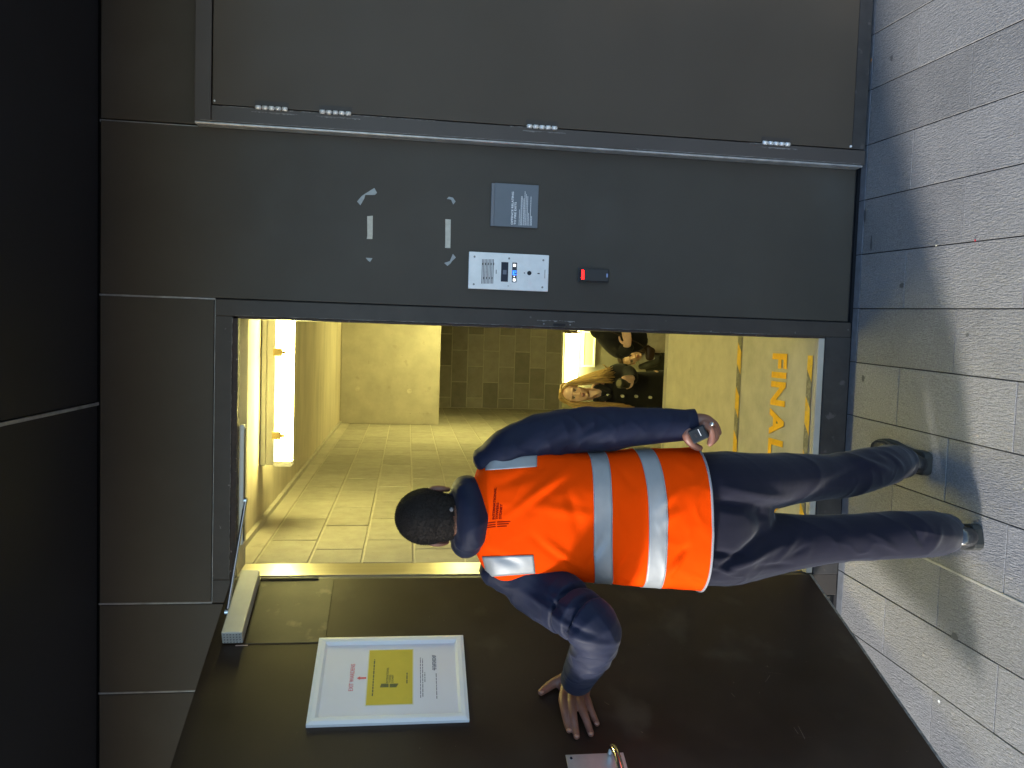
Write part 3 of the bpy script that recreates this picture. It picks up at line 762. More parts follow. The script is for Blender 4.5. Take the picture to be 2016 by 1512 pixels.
def fine_print(xy1, xy2, h, m, n=0.0049, parent=None):
    """illegible small print: a row of word-length dashes"""
    t1, z1 = tz(leaf_pt(*xy1)); t2, z2 = tz(leaf_pt(*xy2)); bm = bmesh.new()
    s = t1; sg = 1 if t2 > t1 else -1
    while sg * (t2 - s) > 0.002:
        e = s + sg * random.uniform(0.006, 0.016)
        if sg * (e - t2) > 0: e = t2
        lo, hi = min(s, e), max(s, e)
        bm_box(bm, (lo, n, z1 - h / 2), (hi, n + 0.0002, z1 + h / 2)); s = e + sg * 0.0025
    bmesh.ops.transform(bm, matrix=ML, verts=bm.verts[:]); return from_bm('fine_print', bm, m, nb)
fine_print((733, 1373), (736, 1301), 0.0040, M_txt, 0.0055); fine_print((801, 1348), (803, 1327), 0.0036, M_txt, 0.0055)
lz = [('INTERNATIONAL', 764.5, 1347, 1317, 0.010), ('TOWERS', 769.5, 1347, 1331, 0.009), ('SYDNEY', 774.5, 1347, 1331, 0.009)]
for s_, px, pya, pyb, sz in lz: leaf_text('dark_lettering', s_, (px, pya), sz, M_txt, 0.0055, wid=span((px, pya), (px, pyb)))
for (xa_, xb_) in ((748, 765), (767, 784)):
    for k, yy in enumerate((1350, 1352.5, 1355)):
        sh = (2 - k) * 1.6
        t1, z1 = tz(leaf_pt(xa_ + (k * -0.9 if xa_ < 760 else 0) + (2 if xa_ < 760 else 0), yy)); t2, z2 = tz(leaf_pt(xb_ - (k * 1.6 if xa_ > 760 else 0), yy))
        lbox('logo_bar', (t1 - 0.0022, 0.0055, z2), (t1 + 0.0018, 0.0058, z1), M_txt, nb)
for (xx, ya, yb) in ((828, 1376, 1297), (832.5, 1374, 1299), (836.5, 1345, 1326), (852, 1321, 1292), (855, 1322, 1292), (858, 1320, 1293), (860, 1378, 1326)):
    fine_print((xx, ya), (xx, yb), 0.0026 if xx not in (855,) else 0.0045, M_gtxt)

# ---------------------------------------------------------------- wall-mounted things (all on the panel face, Y = 0)
def wbox(name, xa, xb, za, zb, ya, yb, m, parent, bev=0.0, seg=1): return box(name, (xa, ya, za), (xb, yb, zb), m, parent, bev, None, seg)
ic = thing('intercom', 'white metal door intercom plate with speaker slots and blue display', 'intercom', (0.248, 0, 1.195))
M_ic = mat('intercom_steel', (0.76, 0.80, 0.82), 0.38, 0.25, var=0.06, vscale=30, bump=0.05, bscale=200, spots=[(40, .68, (0.42, 0.46, 0.48), .06, .6)])
wbox('face_plate', 0.182, 0.314, 1.195, 1.486, -0.012, -0.001, M_ic, ic, 0.003, 2)
M_slot = mat('slot_dark', (0.04, 0.03, 0.05), 0.7)
def icx(zx, zy):   # position in the zoomed view of the plate -> world x,z
    q = P(900 + zx / 5.93, 480 + zy / 5.93, -0.012); return q.x, q.z
for i in range(9):
    zx = 295 + i * 16.2; a = icx(zx, 180); b = icx(zx, 465)
    wbox('speaker_slot', b[0], a[0], a[1] - 0.0011, a[1] + 0.0011, -0.0125, -0.0119, M_slot, ic)
for i in range(5):
    a = icx(297 + i * 32.4, 235); wbox('speaker_hole', a[0] - .004, a[0] + .004, a[1] - .0016, a[1] + .0016, -0.0130, -0.0124, M_dark, ic)
for i in range(4):
    a = icx(308 + i * 32.4, 400); wbox('speaker_hole', a[0] - .004, a[0] + .004, a[1] - .0016, a[1] + .0016, -0.0130, -0.0124, M_dark, ic)
def icbox(name, z0, z1, m, ya=-0.0132, bev=0.0008, parent=None):
    a, b = icx(*z0), icx(*z1); return wbox(name, min(a[0], b[0]), max(a[0], b[0]), min(a[1], b[1]), max(a[1], b[1]), ya, -0.0119, m, parent or ic, bev)
dsp = icbox('display_window', (516, 212), (592, 444), mat('dark_window', (0.03, 0.04, 0.06), 0.15)); icbox('display_icon', (535, 305), (575, 358), mat('dim_icon', (0.12, 0.15, 0.2), 0.4), -0.0136, 0, dsp)
key = icbox('key_strip', (645, 218), (692, 450), mat('key_black', (0.04, 0.045, 0.055), 0.3))
icbox('lit_key', (655, 236), (684, 268), M_led_white, -0.0137, 0.0004, key); icbox('lit_key', (652, 405), (680, 438), M_led_white, -0.0137, 0.0004, key)
icbox('blue_symbol', (648, 312), (690, 322), M_led_blue, -0.0137, 0, key); icbox('blue_symbol', (648, 355), (690, 366), M_led_blue, -0.0137, 0, key)
icbox('blue_symbol', (650, 324), (664, 353), M_led_blue, -0.0137, 0, key); icbox('blue_symbol', (672, 328), (688, 340), M_led_blue, -0.0137, 0, key)
icbox('lit_dot', (660, 376), (670, 388), M_led_white, -0.0137, 0, key)
a = icx(842, 342); cyl('lens', (a[0], -0.0145, a[1]), (a[0], -0.0118, a[1]), 0.0078, mat('lens_black', (0.03, 0.035, 0.04), 0.12), ic, n=24)
a = icx(951, 347); wbox('microphone_slot', a[0] - .0018, a[0] + .0018, a[1] - .004, a[1] + .004, -0.0125, -0.0119, M_dark, ic)
a = icx(595, 492); cyl('pin_hole', (a[0], -0.0124, a[1]), (a[0], -0.0119, a[1]), 0.0016, M_dark, ic, n=10)
a = icx(785, 341); cyl('small_ring', (a[0], -0.0124, a[1]), (a[0], -0.0119, a[1]), 0.0026, M_grey, ic, n=12)
icbox('small_mark', (452, 303), (460, 350), M_grey, -0.0124, 0)
for z in ((203, 150), (607, 171), (1006, 192), (193, 472), (994, 508)):
    a = icx(*z); cyl('screw', (a[0], -0.0135, a[1]), (a[0], -0.0119, a[1]), 0.0036, M_grey, ic, n=14)
def wall_text(s, x, z, size, m, parent, y=-0.0124, wid=None, align='LEFT', off=0.0):
    me = text_mesh(s, size, extrude=0.0002, align=align, offset=off); xs = [q.co.x for q in me.vertices]
    if wid: me.transform(Matrix.Diagonal((wid / (max(xs) - min(xs)), 1, 1, 1)))
    me.transform(Matrix(((1, 0, 0, x), (0, 0, -1, y), (0, 1, 0, z), (0, 0, 0, 1)))); me.materials.clear(); return link('lettering', me, m, parent)
a = icx(1022, 402); b = icx(1022, 300); bm = bmesh.new(); x = a[0]
while x < b[0] - 0.001:
    bm_box(bm, (x, -0.0124, a[1] - 0.0016), (x + 0.0016, -0.0119, a[1] + 0.0016)); x += 0.0026
from_bm('fine_print', bm, M_grey, ic)

rd = thing('card_reader', 'small black card reader with a glowing red bar', 'card reader', (0.2485, 0, 0.97))
M_blk = mat('black_plastic', (0.022, 0.024, 0.027), 0.4)
wbox('body', 0.226, 0.271, 0.973, 1.080, -0.022, -0.001, M_blk, rd, 0.004, 3)
wbox('base_rim', 0.2225, 0.2745, 0.969, 1.084, -0.008, -0.0005, M_blk, rd, 0.002, 2)
wbox('red_light_bar', 0.233, 0.264, 1.0665, 1.0745, -0.0222, -0.0215, M_led_red, rd)
wbox('blue_mark', 0.242, 0.256, 0.9765, 0.983, -0.0232, -0.0215, mat('pale_blue', (0.25, 0.35, 0.6), 0.4), rd, 0.0008)

sg = thing('fire_exit_sign', 'small grey plaque with white fire exit offence wording', 'sign', (0.485, 0, 1.24))
M_sg = mat('sign_grey', (0.125, 0.150, 0.178), 0.38, var=0.04, vscale=20)
wbox('plaque', 0.409, 0.5615, 1.2415, 1.400, -0.010, -0.0005, M_sg, sg, 0.0012, 2)
wbox('top_rail', 0.4085, 0.560, 1.4005, 1.412, -0.012, -0.0005, mat('sign_rail', (0.15, 0.165, 0.19), 0.4), sg, 0.0015, 2)
M_wt = mat('white_print', (0.80, 0.83, 0.86), 0.5)
def sgx(zx, zy):
    q = P(950 + zx / 12.6, 340 + zy / 12.6, -0.010); return q.x, q.z
a, b = sgx(750, 1292), sgx(750, 475); wall_text('OFFENCE RELATING', a[0], a[1], 0.0098, M_wt, sg, -0.0102, b[0] - a[0], off=0.0002)
a, b = sgx(825, 1292), sgx(825, 730); wall_text('TO FIRE EXITS', a[0], a[1], 0.0098, M_wt, sg, -0.0102, b[0] - a[0], off=0.0002)
for (zx, za_, zb_) in ((905, 1305, 905), (942, 1305, 580), (965, 1305, 575), (1005, 1305, 640), (1030, 1305, 460), (1065, 1305, 530), (1100, 1305, 575), (1130, 1310, 1000), (1180, 1310, 590), (1208, 1312, 1070)):
    a, b = sgx(zx, za_), sgx(zx, zb_); x = a[0]; bm = bmesh.new()
    while x < b[0] - 0.001:
        e = min(x + random.uniform(0.003, 0.010), b[0]); bm_box(bm, (x, -0.0104, a[1] - 0.0008), (e, -0.0099, a[1] + 0.0008)); x = e + 0.0009
    from_bm('fine_print', bm, M_wt, sg)

# tape remnants
M_tapew = mat('old_paper_tape', (0.50, 0.50, 0.44), 0.6, var=0.12, vscale=60, bump=0.2, bscale=100)
M_tapeg = mat('clear_tape', (0.30, 0.34, 0.36), 0.3, var=0.15, vscale=60)
def tape(label, pts, m, y=-0.0012, grp='tape remnants on the wall panel', crease=0.0):
    bm = bmesh.new(); up = []; dn = []
    for i, (px, py) in enumerate(pts):
        q = P(px, py, y - (crease if i % 2 else 0.0)); up.append(bm.verts.new(q)); dn.append(bm.verts.new((q.x, q.y + 0.0006, q.z)))
    n = len(pts); bm.faces.new(up); bm.faces.new(dn[::-1])
    for i in range(n): bm.faces.new((up[i], up[(i + 1) % n], dn[(i + 1) % n], dn[i]))
    bmesh.ops.recalc_face_normals(bm, faces=bm.faces[:])
    return tag(from_bm('tape_remnant', bm, m), label, 'tape', grp)
def zt8(x, y): return (650 + x * 0.2976, 320 + y * 0.2976)
tape('upper cream tape strip on the wall panel, above the shorter curl', [zt8(*p) for p in ((245, 355), (282, 352), (281, 480), (279, 506), (242, 505), (246, 485))], M_tapew)
tape('lower cream tape strip on the wall panel, left of the grey plaque', [zt8(*p) for p in ((762, 374), (798, 377), (796, 520), (795, 566), (760, 564), (762, 530))], M_tapew)
tape('twisted clear tape bow at the upper right of the tape marks', [zt8(*p) for p in ((292, 168), (310, 200), (296, 214), (232, 214), (226, 238), (200, 282), (178, 258), (208, 222), (228, 208))], M_tapeg)
tape('small bent clear tape scrap above the grey plaque', [zt8(*p) for p in ((785, 226), (812, 232), (830, 258), (814, 278), (800, 245), (772, 240))], M_tapeg)
tape('tiny triangular clear tape scrap at the upper left of the tape marks', [zt8(*p) for p in ((235, 630), (280, 632), (264, 658), (250, 648))], M_tapeg)
tape('folded clear tape scrap at the lower left of the tape marks', [zt8(*p) for p in ((812, 604), (832, 628), (806, 652), (796, 668), (776, 684), (754, 664), (792, 652))], M_tapeg)

# dark damp stains in the stone near the wall
M_stain = mat('dark_stain', (0.085, 0.085, 0.085), 0.55)
for (px, py, ra, rb) in ((1703, 425, .006, .028), (1716, 478, .006, .030), (1776, 562, .012, .010), (1714, 55, .010, .050), (1756, 115, .008, .012), (1880, 1253, .016, .011), (1700, 745, .010, .014), (1905, 660, .008, .006)):
    q = on_plane(px, py, Vector((0, -GS, 1)), Vector((0, 0, 0))); bm = bmesh.new(); vs = []
    for i in range(18):
        a_ = i * math.pi / 9; k_ = random.uniform(.75, 1.15); x_ = q.x + math.cos(a_) * rb * k_; y_ = q.y + math.sin(a_) * ra * k_
        vs.append(bm.verts.new((x_, y_, GS * y_ + 0.0014)))
    bm.faces.new(vs); from_bm('stain', bm, M_stain, pav)
# small litter on the pavement
def litter(px, py, lab, colr, s=0.006):
    q = on_plane(px, py, Vector((0, -GS, 1)), Vector((0, 0, 0)))
    bm = bmesh.new(); n = 6
    vs = [bm.verts.new((q.x + math.cos(i) * s * random.uniform(.6, 1.2), q.y + math.sin(i) * s * random.uniform(.5, 1.0), q.z + 0.002 + random.uniform(0, .002))) for i in range(n)]
    f = bm.faces.new(vs); r = bmesh.ops.extrude_face_region(bm, geom=[f]); bmesh.ops.translate(bm, vec=(0, 0, 0.0015), verts=[v for v in r['geom'] if isinstance(v, bmesh.types.BMVert)])
    tag(from_bm('litter', bm, mat('litter_paint', colr, 0.6)), lab, 'litter')
litter(1922, 473, 'tiny red scrap lying in a paving joint right of the doorway', (0.6, 0.03, 0.05), 0.004)
litter(1845, 483, 'tiny cream scrap beside the paving joint right of the doorway', (0.6, 0.55, 0.4), 0.004)
litter(1717, 118, 'small orange-brown leaf scrap against the base of the side door', (0.45, 0.22, 0.09), 0.007)
litter(1851, 1381, 'small white splash on the paving near the open door', (0.75, 0.75, 0.72), 0.006)

# ================================================================ people
def skin_mat(name, base, sss=0.08, rough=0.5, var=0.12):
    m = mat(name, base, rough, var=var, vscale=45, bump=0.25, bscale=420, bdist=0.0006)
    b = m.node_tree.nodes['Principled BSDF']; b.inputs['Subsurface Weight'].default_value = sss
    b.inputs['Subsurface Radius'].default_value = (0.02, 0.008, 0.004); return m

def cloth_mat(name, base, rough=0.8, sheen=0.3, var=0.08, weave=900, **kw):
    return mat(name, base, rough, var=var, vscale=18, bump=0.25, bscale=weave, bdist=0.0005, sheen=sheen, **kw)

def px2m(x, y, Y): return (P(x, y, Y) - CAM).dot(c_fwd) / FOC
def LP(x, y, Y, r, r2=None):
    q = P(x, y, Y); k = px2m(x, y, Y)
    return (q.x, q.y, q.z, r * k, (r if r2 is None else r2) * k)

def head_parts(c, fwd, up, s=1.0, ears=True, jaw=1.0):
    """head volumes in a frame: x right ear to left ear, y towards the face, z up"""
    f = Vector(fwd).normalized(); u = Vector(up); u = (u - f * u.dot(f)).normalized(); r = f.cross(u)
    M = Matrix((r, f, u)).transposed(); c = Vector(c)
    def B(p, rx, ry, rz): return ball(c + M @ (Vector(p) * s), rx * s, ry * s, rz * s, M, 24)
    def Lm(pts): return limb([tuple(c + M @ (Vector(p[:3]) * s)) + (p[3] * s,) for p in pts], 3, 14)
    parts = [B((0, -.014, .028), .076, .095, .086), B((0, .020, -.020), .062, .070, .088), B((0, .036, -.072), .045 * jaw, .047, .036),
             B((.033, .056, -.022), .025, .024, .026), B((-.033, .056, -.022), .025, .024, .026), B((0, .064, .030), .050, .022, .020),
             Lm([(0, .088, .016, .007), (0, .100, -.006, .009), (0, .106, -.022, .012)]), B((.011, .094, -.026), .008, .009, .007), B((-.011, .094, -.026), .008, .009, .007),
             B((0, .086, -.050), .021, .010, .0055), B((0, .084, -.060), .018, .010, .0060), B((0, .076, -.090), .019, .017, .015)]
    if ears:
        for sg_ in (-1, 1):
            parts.append(B((sg_ * .080, -.006, -.006), .010, .018, .030)); parts.append(B((sg_ * .078, 0, -.030), .008, .010, .012))
    return parts, M, c

def face_bits(M, c, s, parent, lip=(0.45, 0.16, 0.13), brow=(0.12, 0.08, 0.05), mouth_open=False):
    me_ = lambda p: c + M @ (Vector(p) * s)
    mw_ = mat('eye_white', (0.70, 0.68, 0.64), 0.3); mi_ = mat('iris', (0.05, 0.035, 0.025), 0.2); ml_ = mat('lips', lip, 0.45); mb_ = mat('eyebrow', brow, 0.8)
    def bb(name, p, rx, ry, rz, m, par=parent):
        V, F = ball(me_(p), rx * s, ry * s, rz * s, M, 14); me = bpy.data.meshes.new(name); me.from_pydata([tuple(v) for v in V], [], F); me.update()
        for q in me.polygons: q.use_smooth = True
        return link(name, me, m, par)
    for sg_ in (-1, 1):
        e = bb('eye', (sg_ * .030, .0795, .010), .0125, .0085, .0065, mw_); bb('iris', (sg_ * .030, .0855, .010), .0055, .004, .0055, mi_, e)
        bb('eyebrow', (sg_ * .031, .0865, .027), .016, .006, .0030, mb_)
        bb('eyelid', (sg_ * .030, .0812, .0165), .0140, .0075, .0028, mb_)
    if mouth_open:
        bb('mouth', (0, .0925, -.056), .015, .006, .0075, mat('mouth_dark', (0.10, 0.02, 0.02), 0.5)); bb('teeth', (0, .0955, -.0525), .011, .004, .0022, mw_)
    bb('lip', (0, .0935, -.0485), .019, .0055, .0036, ml_); bb('lip', (0, .0920, -.0640 if mouth_open else -.0575), .016, .0055, .0042, ml_)

def crinkle(co, s, seed):
    """sharp-crested ridges between soft hollows, like creased cloth"""
    n = wavy(co, s, seed, 3); k = np.clip(0.5 + 1.2 * wavy(co, s * .35, seed + 9, 2), 0, 1)
    return k * ((1 - np.minimum(1, np.abs(n) * 2.2)) ** 2.2 - .25)

# ---------------------------------------------------------------- the man
man = thing('person', 'man seen from behind in an orange hi-vis vest, pushing the open door', 'person', (-0.45, -0.63, 0))
M_skin = skin_mat('deep_brown_skin', (0.200, 0.088, 0.058), 0.06, 0.48)
M_navy = cloth_mat('navy_jacket_fabric', (0.0070, 0.0100, 0.027), 0.60, 0.05, 0.10, 700, spec=0.15)
M_trous = cloth_mat('navy_trouser_fabric', (0.0068, 0.0068, 0.0150), 0.75, 0.16, 0.10, 900, spec=0.08)
M_hair = mat('short_black_hair', (0.021, 0.016, 0.013), 0.75, var=0.5, vscale=220, bump=0.9, bscale=600, bdist=0.002, spec=0.25)
M_vest = cloth_mat('orange_vest_fabric', (0.74, 0.052, 0.0004), 0.8, 0.0, 0.02, 1100, spec=0.03)
M_refl = mat('reflective_tape', (0.25, 0.265, 0.275), 0.5, 0.25, var=0.07, vscale=12, bump=0.15, bscale=500, bdist=0.0005)
M_trim = cloth_mat('grey_binding', (0.20, 0.205, 0.22), 0.6, 0.2)
M_trimw = cloth_mat('pale_binding', (0.38, 0.39, 0.41), 0.6, 0.2)
BY = -0.635                                     # body centre plane

hc = P(858, 1015, BY - 0.0)
hp_, Mh, hcc = head_parts(hc, (-0.06, 1, -0.05), (0, 0.03, 1), 0.955)
body = list(hp_)
# neck, torso, arms
body.append(limb([LP(872, 1017, BY - .015, 42, 46), LP(892, 1017, BY - .012, 41, 46), LP(930, 1015, BY, 46, 50), LP(965, 1013, BY, 60, 55)], 3, 24))
body.append(limb([LP(950, 1012, BY, 60, 55), LP(985, 1012, BY, 100, 55), LP(1080, 1012, BY, 100, 60), LP(1200, 1015, BY, 90, 58), LP(1330, 1018, BY, 94, 55), LP(1420, 1018, BY, 92, 52)], 3, 28))
body.append(limb([LP(1395, 960, BY, 46), LP(1480, 950, BY, 42), LP(1640, 938, -.575, 36), LP(1780, 912, -.46, 22), LP(1812, 910, -.42, 20)], 3, 18))
body.append(limb([LP(1395, 1075, BY, 46), LP(1480, 1072, BY, 42), LP(1640, 1060, -.68, 36), LP(1830, 1052, -.68, 22), LP(1885, 1055, -.64, 20)], 3, 18))
# right arm and hand holding the radio
body.append(limb([LP(990, 905, BY, 34), LP(1060, 868, BY, 32), LP(1180, 846, BY - .01, 29), LP(1290, 840, BY - .02, 24), LP(1360, 835, -.665, 17, 22), LP(1372, 834, -.668, 17, 22)], 3, 18))
RH = -0.672
body.append(limb([LP(1362, 836, RH, 18, 24), LP(1376, 830, RH, 16, 26), LP(1390, 829, RH, 13, 27), LP(1399, 834, RH, 9, 25)], 3, 18, side=Vector((0, 1, 0))))
for (yd, pts) in ((-.040, [(1386, 836, 9), (1398, 843, 8), (1402, 858, 7.6), (1399, 871, 6.8), (1397, 874, 6)]),
                  (-.014, [(1388, 832, 9), (1403, 841, 8), (1408, 856, 7.6), (1405, 866, 6.8), (1402, 870, 6)]),
                  (.012, [(1388, 829, 8.5), (1406, 838, 7.8), (1411, 850, 7.2), (1409, 862, 6.4), (1406, 866, 5.6)]),
                  (.036, [(1386, 825, 8), (1404, 832, 7), (1411, 841, 6.4), (1415, 850, 5.6), (1416, 853, 5)])):
    body.append(limb([LP(x, y, RH + yd + (0.0), r) for x, y, r in pts], 3, 14))
body.append(limb([LP(1358, 842, RH - .02, 11), LP(1352, 858, RH - .03, 9.5), LP(1360, 872, RH - .03, 8.2), LP(1371, 880, RH - .025, 7.2), LP(1378, 882, RH - .02, 6.2)], 3, 14))
# left arm and splayed hand flat on the leaf
body.append(limb([LP(1020, 1125, BY, 32), LP(1090, 1175, -.72, 28), LP(1163, 1230, -.83, 25), LP(1166, 1275, -.78, 24), LP(1150, 1308, -.70, 24), LP(1136, 1334, -.60, 21, 17)], 4, 18))
def HPt(x, y, off, r, r2=None):
    q = leaf_pt(x, y, off); k = (q - CAM).dot(c_fwd) / FOC; return (q.x, q.y, q.z, r * k, (r if r2 is None else r2) * k)
body.append(limb([LP(1141, 1322, -.62, 20, 17), HPt(1135, 1335, .036, 27, 16), HPt(1133, 1350, .026, 30, 15), HPt(1131, 1364, .024, 30, 14), HPt(1131, 1373, .021, 27, 10)], 3, 20, side=LN))
for pts in ([(1109, 1366, .024, 8.6), (1109, 1380, .026, 9.0), (1112.5, 1403, .022, 8.2), (1117, 1425, .011, 7.2), (1120.6, 1438, .008, 6.2)],
            [(1124, 1368, .026, 9), (1125, 1386, .029, 9.2), (1128.5, 1411, .024, 8.3), (1132.5, 1435, .011, 7.4), (1135.5, 1450, .008, 6.4)],
            [(1138, 1368, .024, 9), (1142, 1386, .027, 9), (1151, 1409, .022, 8.0), (1159, 1431, .011, 7.1), (1163.5, 1445, .008, 6.2)],
            [(1150, 1364, .022, 8), (1156, 1380, .023, 8.2), (1163, 1398, .018, 7.2), (1170, 1414, .010, 6.4), (1175.5, 1425, .008, 5.6)],
            [(1120, 1334, .026, 13), (1106, 1339, .024, 12), (1090, 1345, .018, 9.6), (1077, 1354, .012, 8.6), (1065, 1363, .010, 6.8)]):
    body.append(limb([HPt(p[0], p[1], p[2], p[3] * 1.03) for p in pts], 4, 14, side=LN if True else None))
body.append(limb([HPt(1107, 1350, .018, 11), HPt(1118, 1362, .018, 12)], 2, 12))          # web of the thumb
def body_disp(co): return 0.0006 * wavy(co, 60, 3)
bo = fuse('body', body, 0.0028, M_skin, man, 2, body_disp)
# nails on the splayed hand
M_nail = mat('fingernail', (0.36, 0.20, 0.15), 0.3)
for (x, y, off, r) in ((1120.6, 1437, .0155, 4.6), (1135.4, 1448.5, .0155, 4.8), (1163.2, 1443.5, .0155, 4.6), (1175, 1423.5, .0150, 4.0), (1066.5, 1362, .0185, 4.6)):
    q = leaf_pt(x, y, off); V, F = ball(q, 0.0058, 0.0016, 0.0074, Matrix((LD, LN, Vector((0, 0, 1)))).transposed(), 12)
    me = bpy.data.meshes.new('fingernail'); me.from_pydata([tuple(v) for v in V], [], F)
    for p_ in me.polygons: p_.use_smooth = True
    link('fingernail', me, M_nail, man)
# ring
q = P(1400.5, 835, RH - .050); tb_ = bmesh.new()
V, F = ball(q, 0.0075, 0.011, 0.005, Matrix.Rotation(0.7, 3, 'Y'), 14); me = bpy.data.meshes.new('finger_ring'); me.from_pydata([tuple(v) for v in V], [], F)
for p_ in me.polygons: p_.use_smooth = True
link('finger_ring', me, mat('ring_silver', (0.85, 0.85, 0.82), 0.2, 0.8), man)
# cropped hair: outer shell of the skull
V, F = ball(hcc + Mh @ Vector((0, -.014, .027)), .0762, .0945, .0850, Mh, 64)
V2, F2 = ball(hcc + Mh @ Vector((0, -.028, -.014)), .0655, .074, .070, Mh, 48)
hairo = fuse('hair', [(V, F), (V2, F2)], 0.004, M_hair, man, 3)
bm = bmesh.new(); bm.from_mesh(hairo.data)
def below(v):
    p = Mh.transposed() @ (v - hcc)
    return p.z < -0.052 + 0.0012 * math.sin(p.x * 260) + 0.25 * max(0, p.y + .02) * 3.2 or p.y > 0.055 and p.z < 0.055
bmesh.ops.delete(bm, geom=[v for v in bm.verts if below(v.co)], context='VERTS'); bm.to_mesh(hairo.data); bm.free()
displace(hairo.data, lambda co: 0.0007 * wavy(co, 300, 5))
hv = hairo.data; rs0 = random.Random(9); V, F = [], []
polys = [p for p in hv.polygons]; wts = [p.area for p in polys]
for p_ in rs0.choices(polys, wts, k=14000):
    vs_ = [hv.vertices[i].co for i in p_.vertices]; c_ = sum((v * rs0.random() for v in vs_), Vector()) ; c_ = p_.center + (vs_[0] - p_.center) * rs0.uniform(-1, 1) * .9
    n_ = (p_.normal + Vector((rs0.uniform(-.6, .6), rs0.uniform(-.6, .6), rs0.uniform(-.9, .3)))).normalized(); t_ = n_.orthogonal().normalized() * .0005; b_ = n_.cross(t_).normalized() * .0005
    k_ = len(V); V += [tuple(c_ + t_), tuple(c_ - t_ * .5 + b_), tuple(c_ - t_ * .5 - b_), tuple(c_ + n_ * rs0.uniform(.0025, .0048))]; F += [(k_, k_ + 1, k_ + 3), (k_ + 1, k_ + 2, k_ + 3), (k_ + 2, k_, k_ + 3)]
# sparse stubble that thins out below the hairline
skp = bo.data; cand = [p for p in skp.polygons if (lambda q: -.098 < q.z < -.050 and q.y < .03 and q.length < .14)(Mh.transposed() @ (p.center - hcc))]
for p_ in rs0.choices(cand, k=2600) if cand else []:
    q_ = Mh.transposed() @ (p_.center - hcc)
    if rs0.random() > (q_.z + .10) / .045: continue
    c_ = p_.center; n_ = (p_.normal + Vector((0, 0, -.9))).normalized(); t_ = n_.orthogonal().normalized() * .0005; b_ = n_.cross(t_).normalized() * .0005
    k_ = len(V); V += [tuple(c_ + t_), tuple(c_ - t_ * .5 + b_), tuple(c_ - t_ * .5 - b_), tuple(c_ + n_ * .0035)]; F += [(k_, k_ + 1, k_ + 3), (k_ + 1, k_ + 2, k_ + 3), (k_ + 2, k_, k_ + 3)]
me = bpy.data.meshes.new('stubble'); me.from_pydata(V, [], F); me.update(); tag(link('stubble', me, M_hair, hairo), kind='stuff')
# small collar toggle at the nape
q = P(889, 1003, -.735); cyl('collar_toggle', q - Vector((0, .004, 0)), q + Vector((0, .01, 0)), 0.0055, mat('toggle', (0.10, 0.10, 0.11), 0.25), man, n=16, bev=0.002)

# jacket
def fold_px(lst):
    out = []
    for (x0_, y0_, x1_, y1_, Y, w_, h) in lst: out.append((tuple(P(x0_, y0_, Y)), tuple(P(x1_, y1_, Y)), w_, h))
    return fold_field(out)
jk = []
jk.append(limb([LP(952, 905, BY, 24, 36), LP(985, 893, BY, 42, 46), LP(1030, 876, BY, 46, 48), LP(1080, 857, BY, 45, 48), LP(1130, 848, BY, 45, 46), LP(1190, 845, BY - .005, 44, 45), LP(1240, 841, BY - .01, 39, 42), LP(1300, 838, BY - .02, 35, 37), LP(1350, 837, -.66, 31, 33), LP(1366, 836, -.664, 30, 32)], 4, 28, flat_end=True))
jk.append(limb([LP(975, 1120, BY, 34, 44), LP(1025, 1128, BY - .01, 58, 52), LP(1072, 1160, -.68, 60, 52), LP(1120, 1197, -.76, 58, 50), LP(1163, 1228, -.835, 54, 48), LP(1172, 1260, -.81, 47, 44), LP(1160, 1292, -.745, 42, 40), LP(1146, 1318, -.66, 36, 34), LP(1137, 1334, -.605, 31, 30)], 5, 28, flat_end=True))
jk.append(limb([LP(955, 1010, BY, 74, 50), LP(990, 1012, BY, 108, 62), LP(1080, 1012, BY, 112, 68), LP(1200, 1015, BY, 106, 66), LP(1330, 1018, BY, 108, 66)], 3, 28))
# hood roll round the neck
ring = []
for i in range(29):
    a_ = 2 * math.pi * i / 28
    rx, ry = 0.076, 0.062
    back = 0.5 - 0.5 * math.sin(a_)
    z_ = -0.010 - 0.026 * back
    c_ = P(901, 1015, BY)
    ring.append((c_.x + rx * math.cos(a_), c_.y - 0.006 + ry * math.sin(a_) , c_.z + z_, 0.034 + 0.010 * back))
jk.append(limb(ring, 1, 18, side=Vector((0, 0, 1))))
jk.append(limb([LP(893, 1015, BY, 46, 46), LP(930, 1014, BY, 62, 56), LP(960, 1013, BY, 80, 60)], 3, 24))
jf = fold_px([(992, 1160, 1100, 1200, -.76, .010, .008), (1020, 1150, 1150, 1225, -.80, .009, -.007), (1040, 1190, 1140, 1240, -.84, .009, .008), (1085, 1225, 1180, 1250, -.88, .008, -.007),
              (1110, 1250, 1210, 1265, -.87, .009, .008), (1120, 1275, 1205, 1280, -.84, .007, -.006), (1118, 1292, 1195, 1298, -.80, .007, .006), (1112, 1308, 1182, 1315, -.75, .006, -.005),
              (1075, 1165, 1150, 1170, -.78, .009, -.007), (1105, 1190, 1170, 1190, -.82, .009, .008),
              (1100, 885, 1200, 820, -.70, .012, -.005), (1160, 885, 1230, 830, -.70, .011, .005), (1060, 885, 1110, 850, -.69, .011, .005), (1240, 870, 1290, 815, -.69, .010, -.004), (1300, 866, 1330, 810, -.70, .009, .004),
              (1000, 870, 1040, 850, -.68, .012, -.004)])
jo = fuse('jacket', jk, 0.0045, M_navy, man, 5, lambda co: 0.75 * jf(co) + 0.0045 * crinkle(co, 24, 13) + 0.0030 * crinkle(co, 46, 14) + 0.0010 * wavy(co, 32, 11) + 0.0006 * wavy(co, 90, 12))
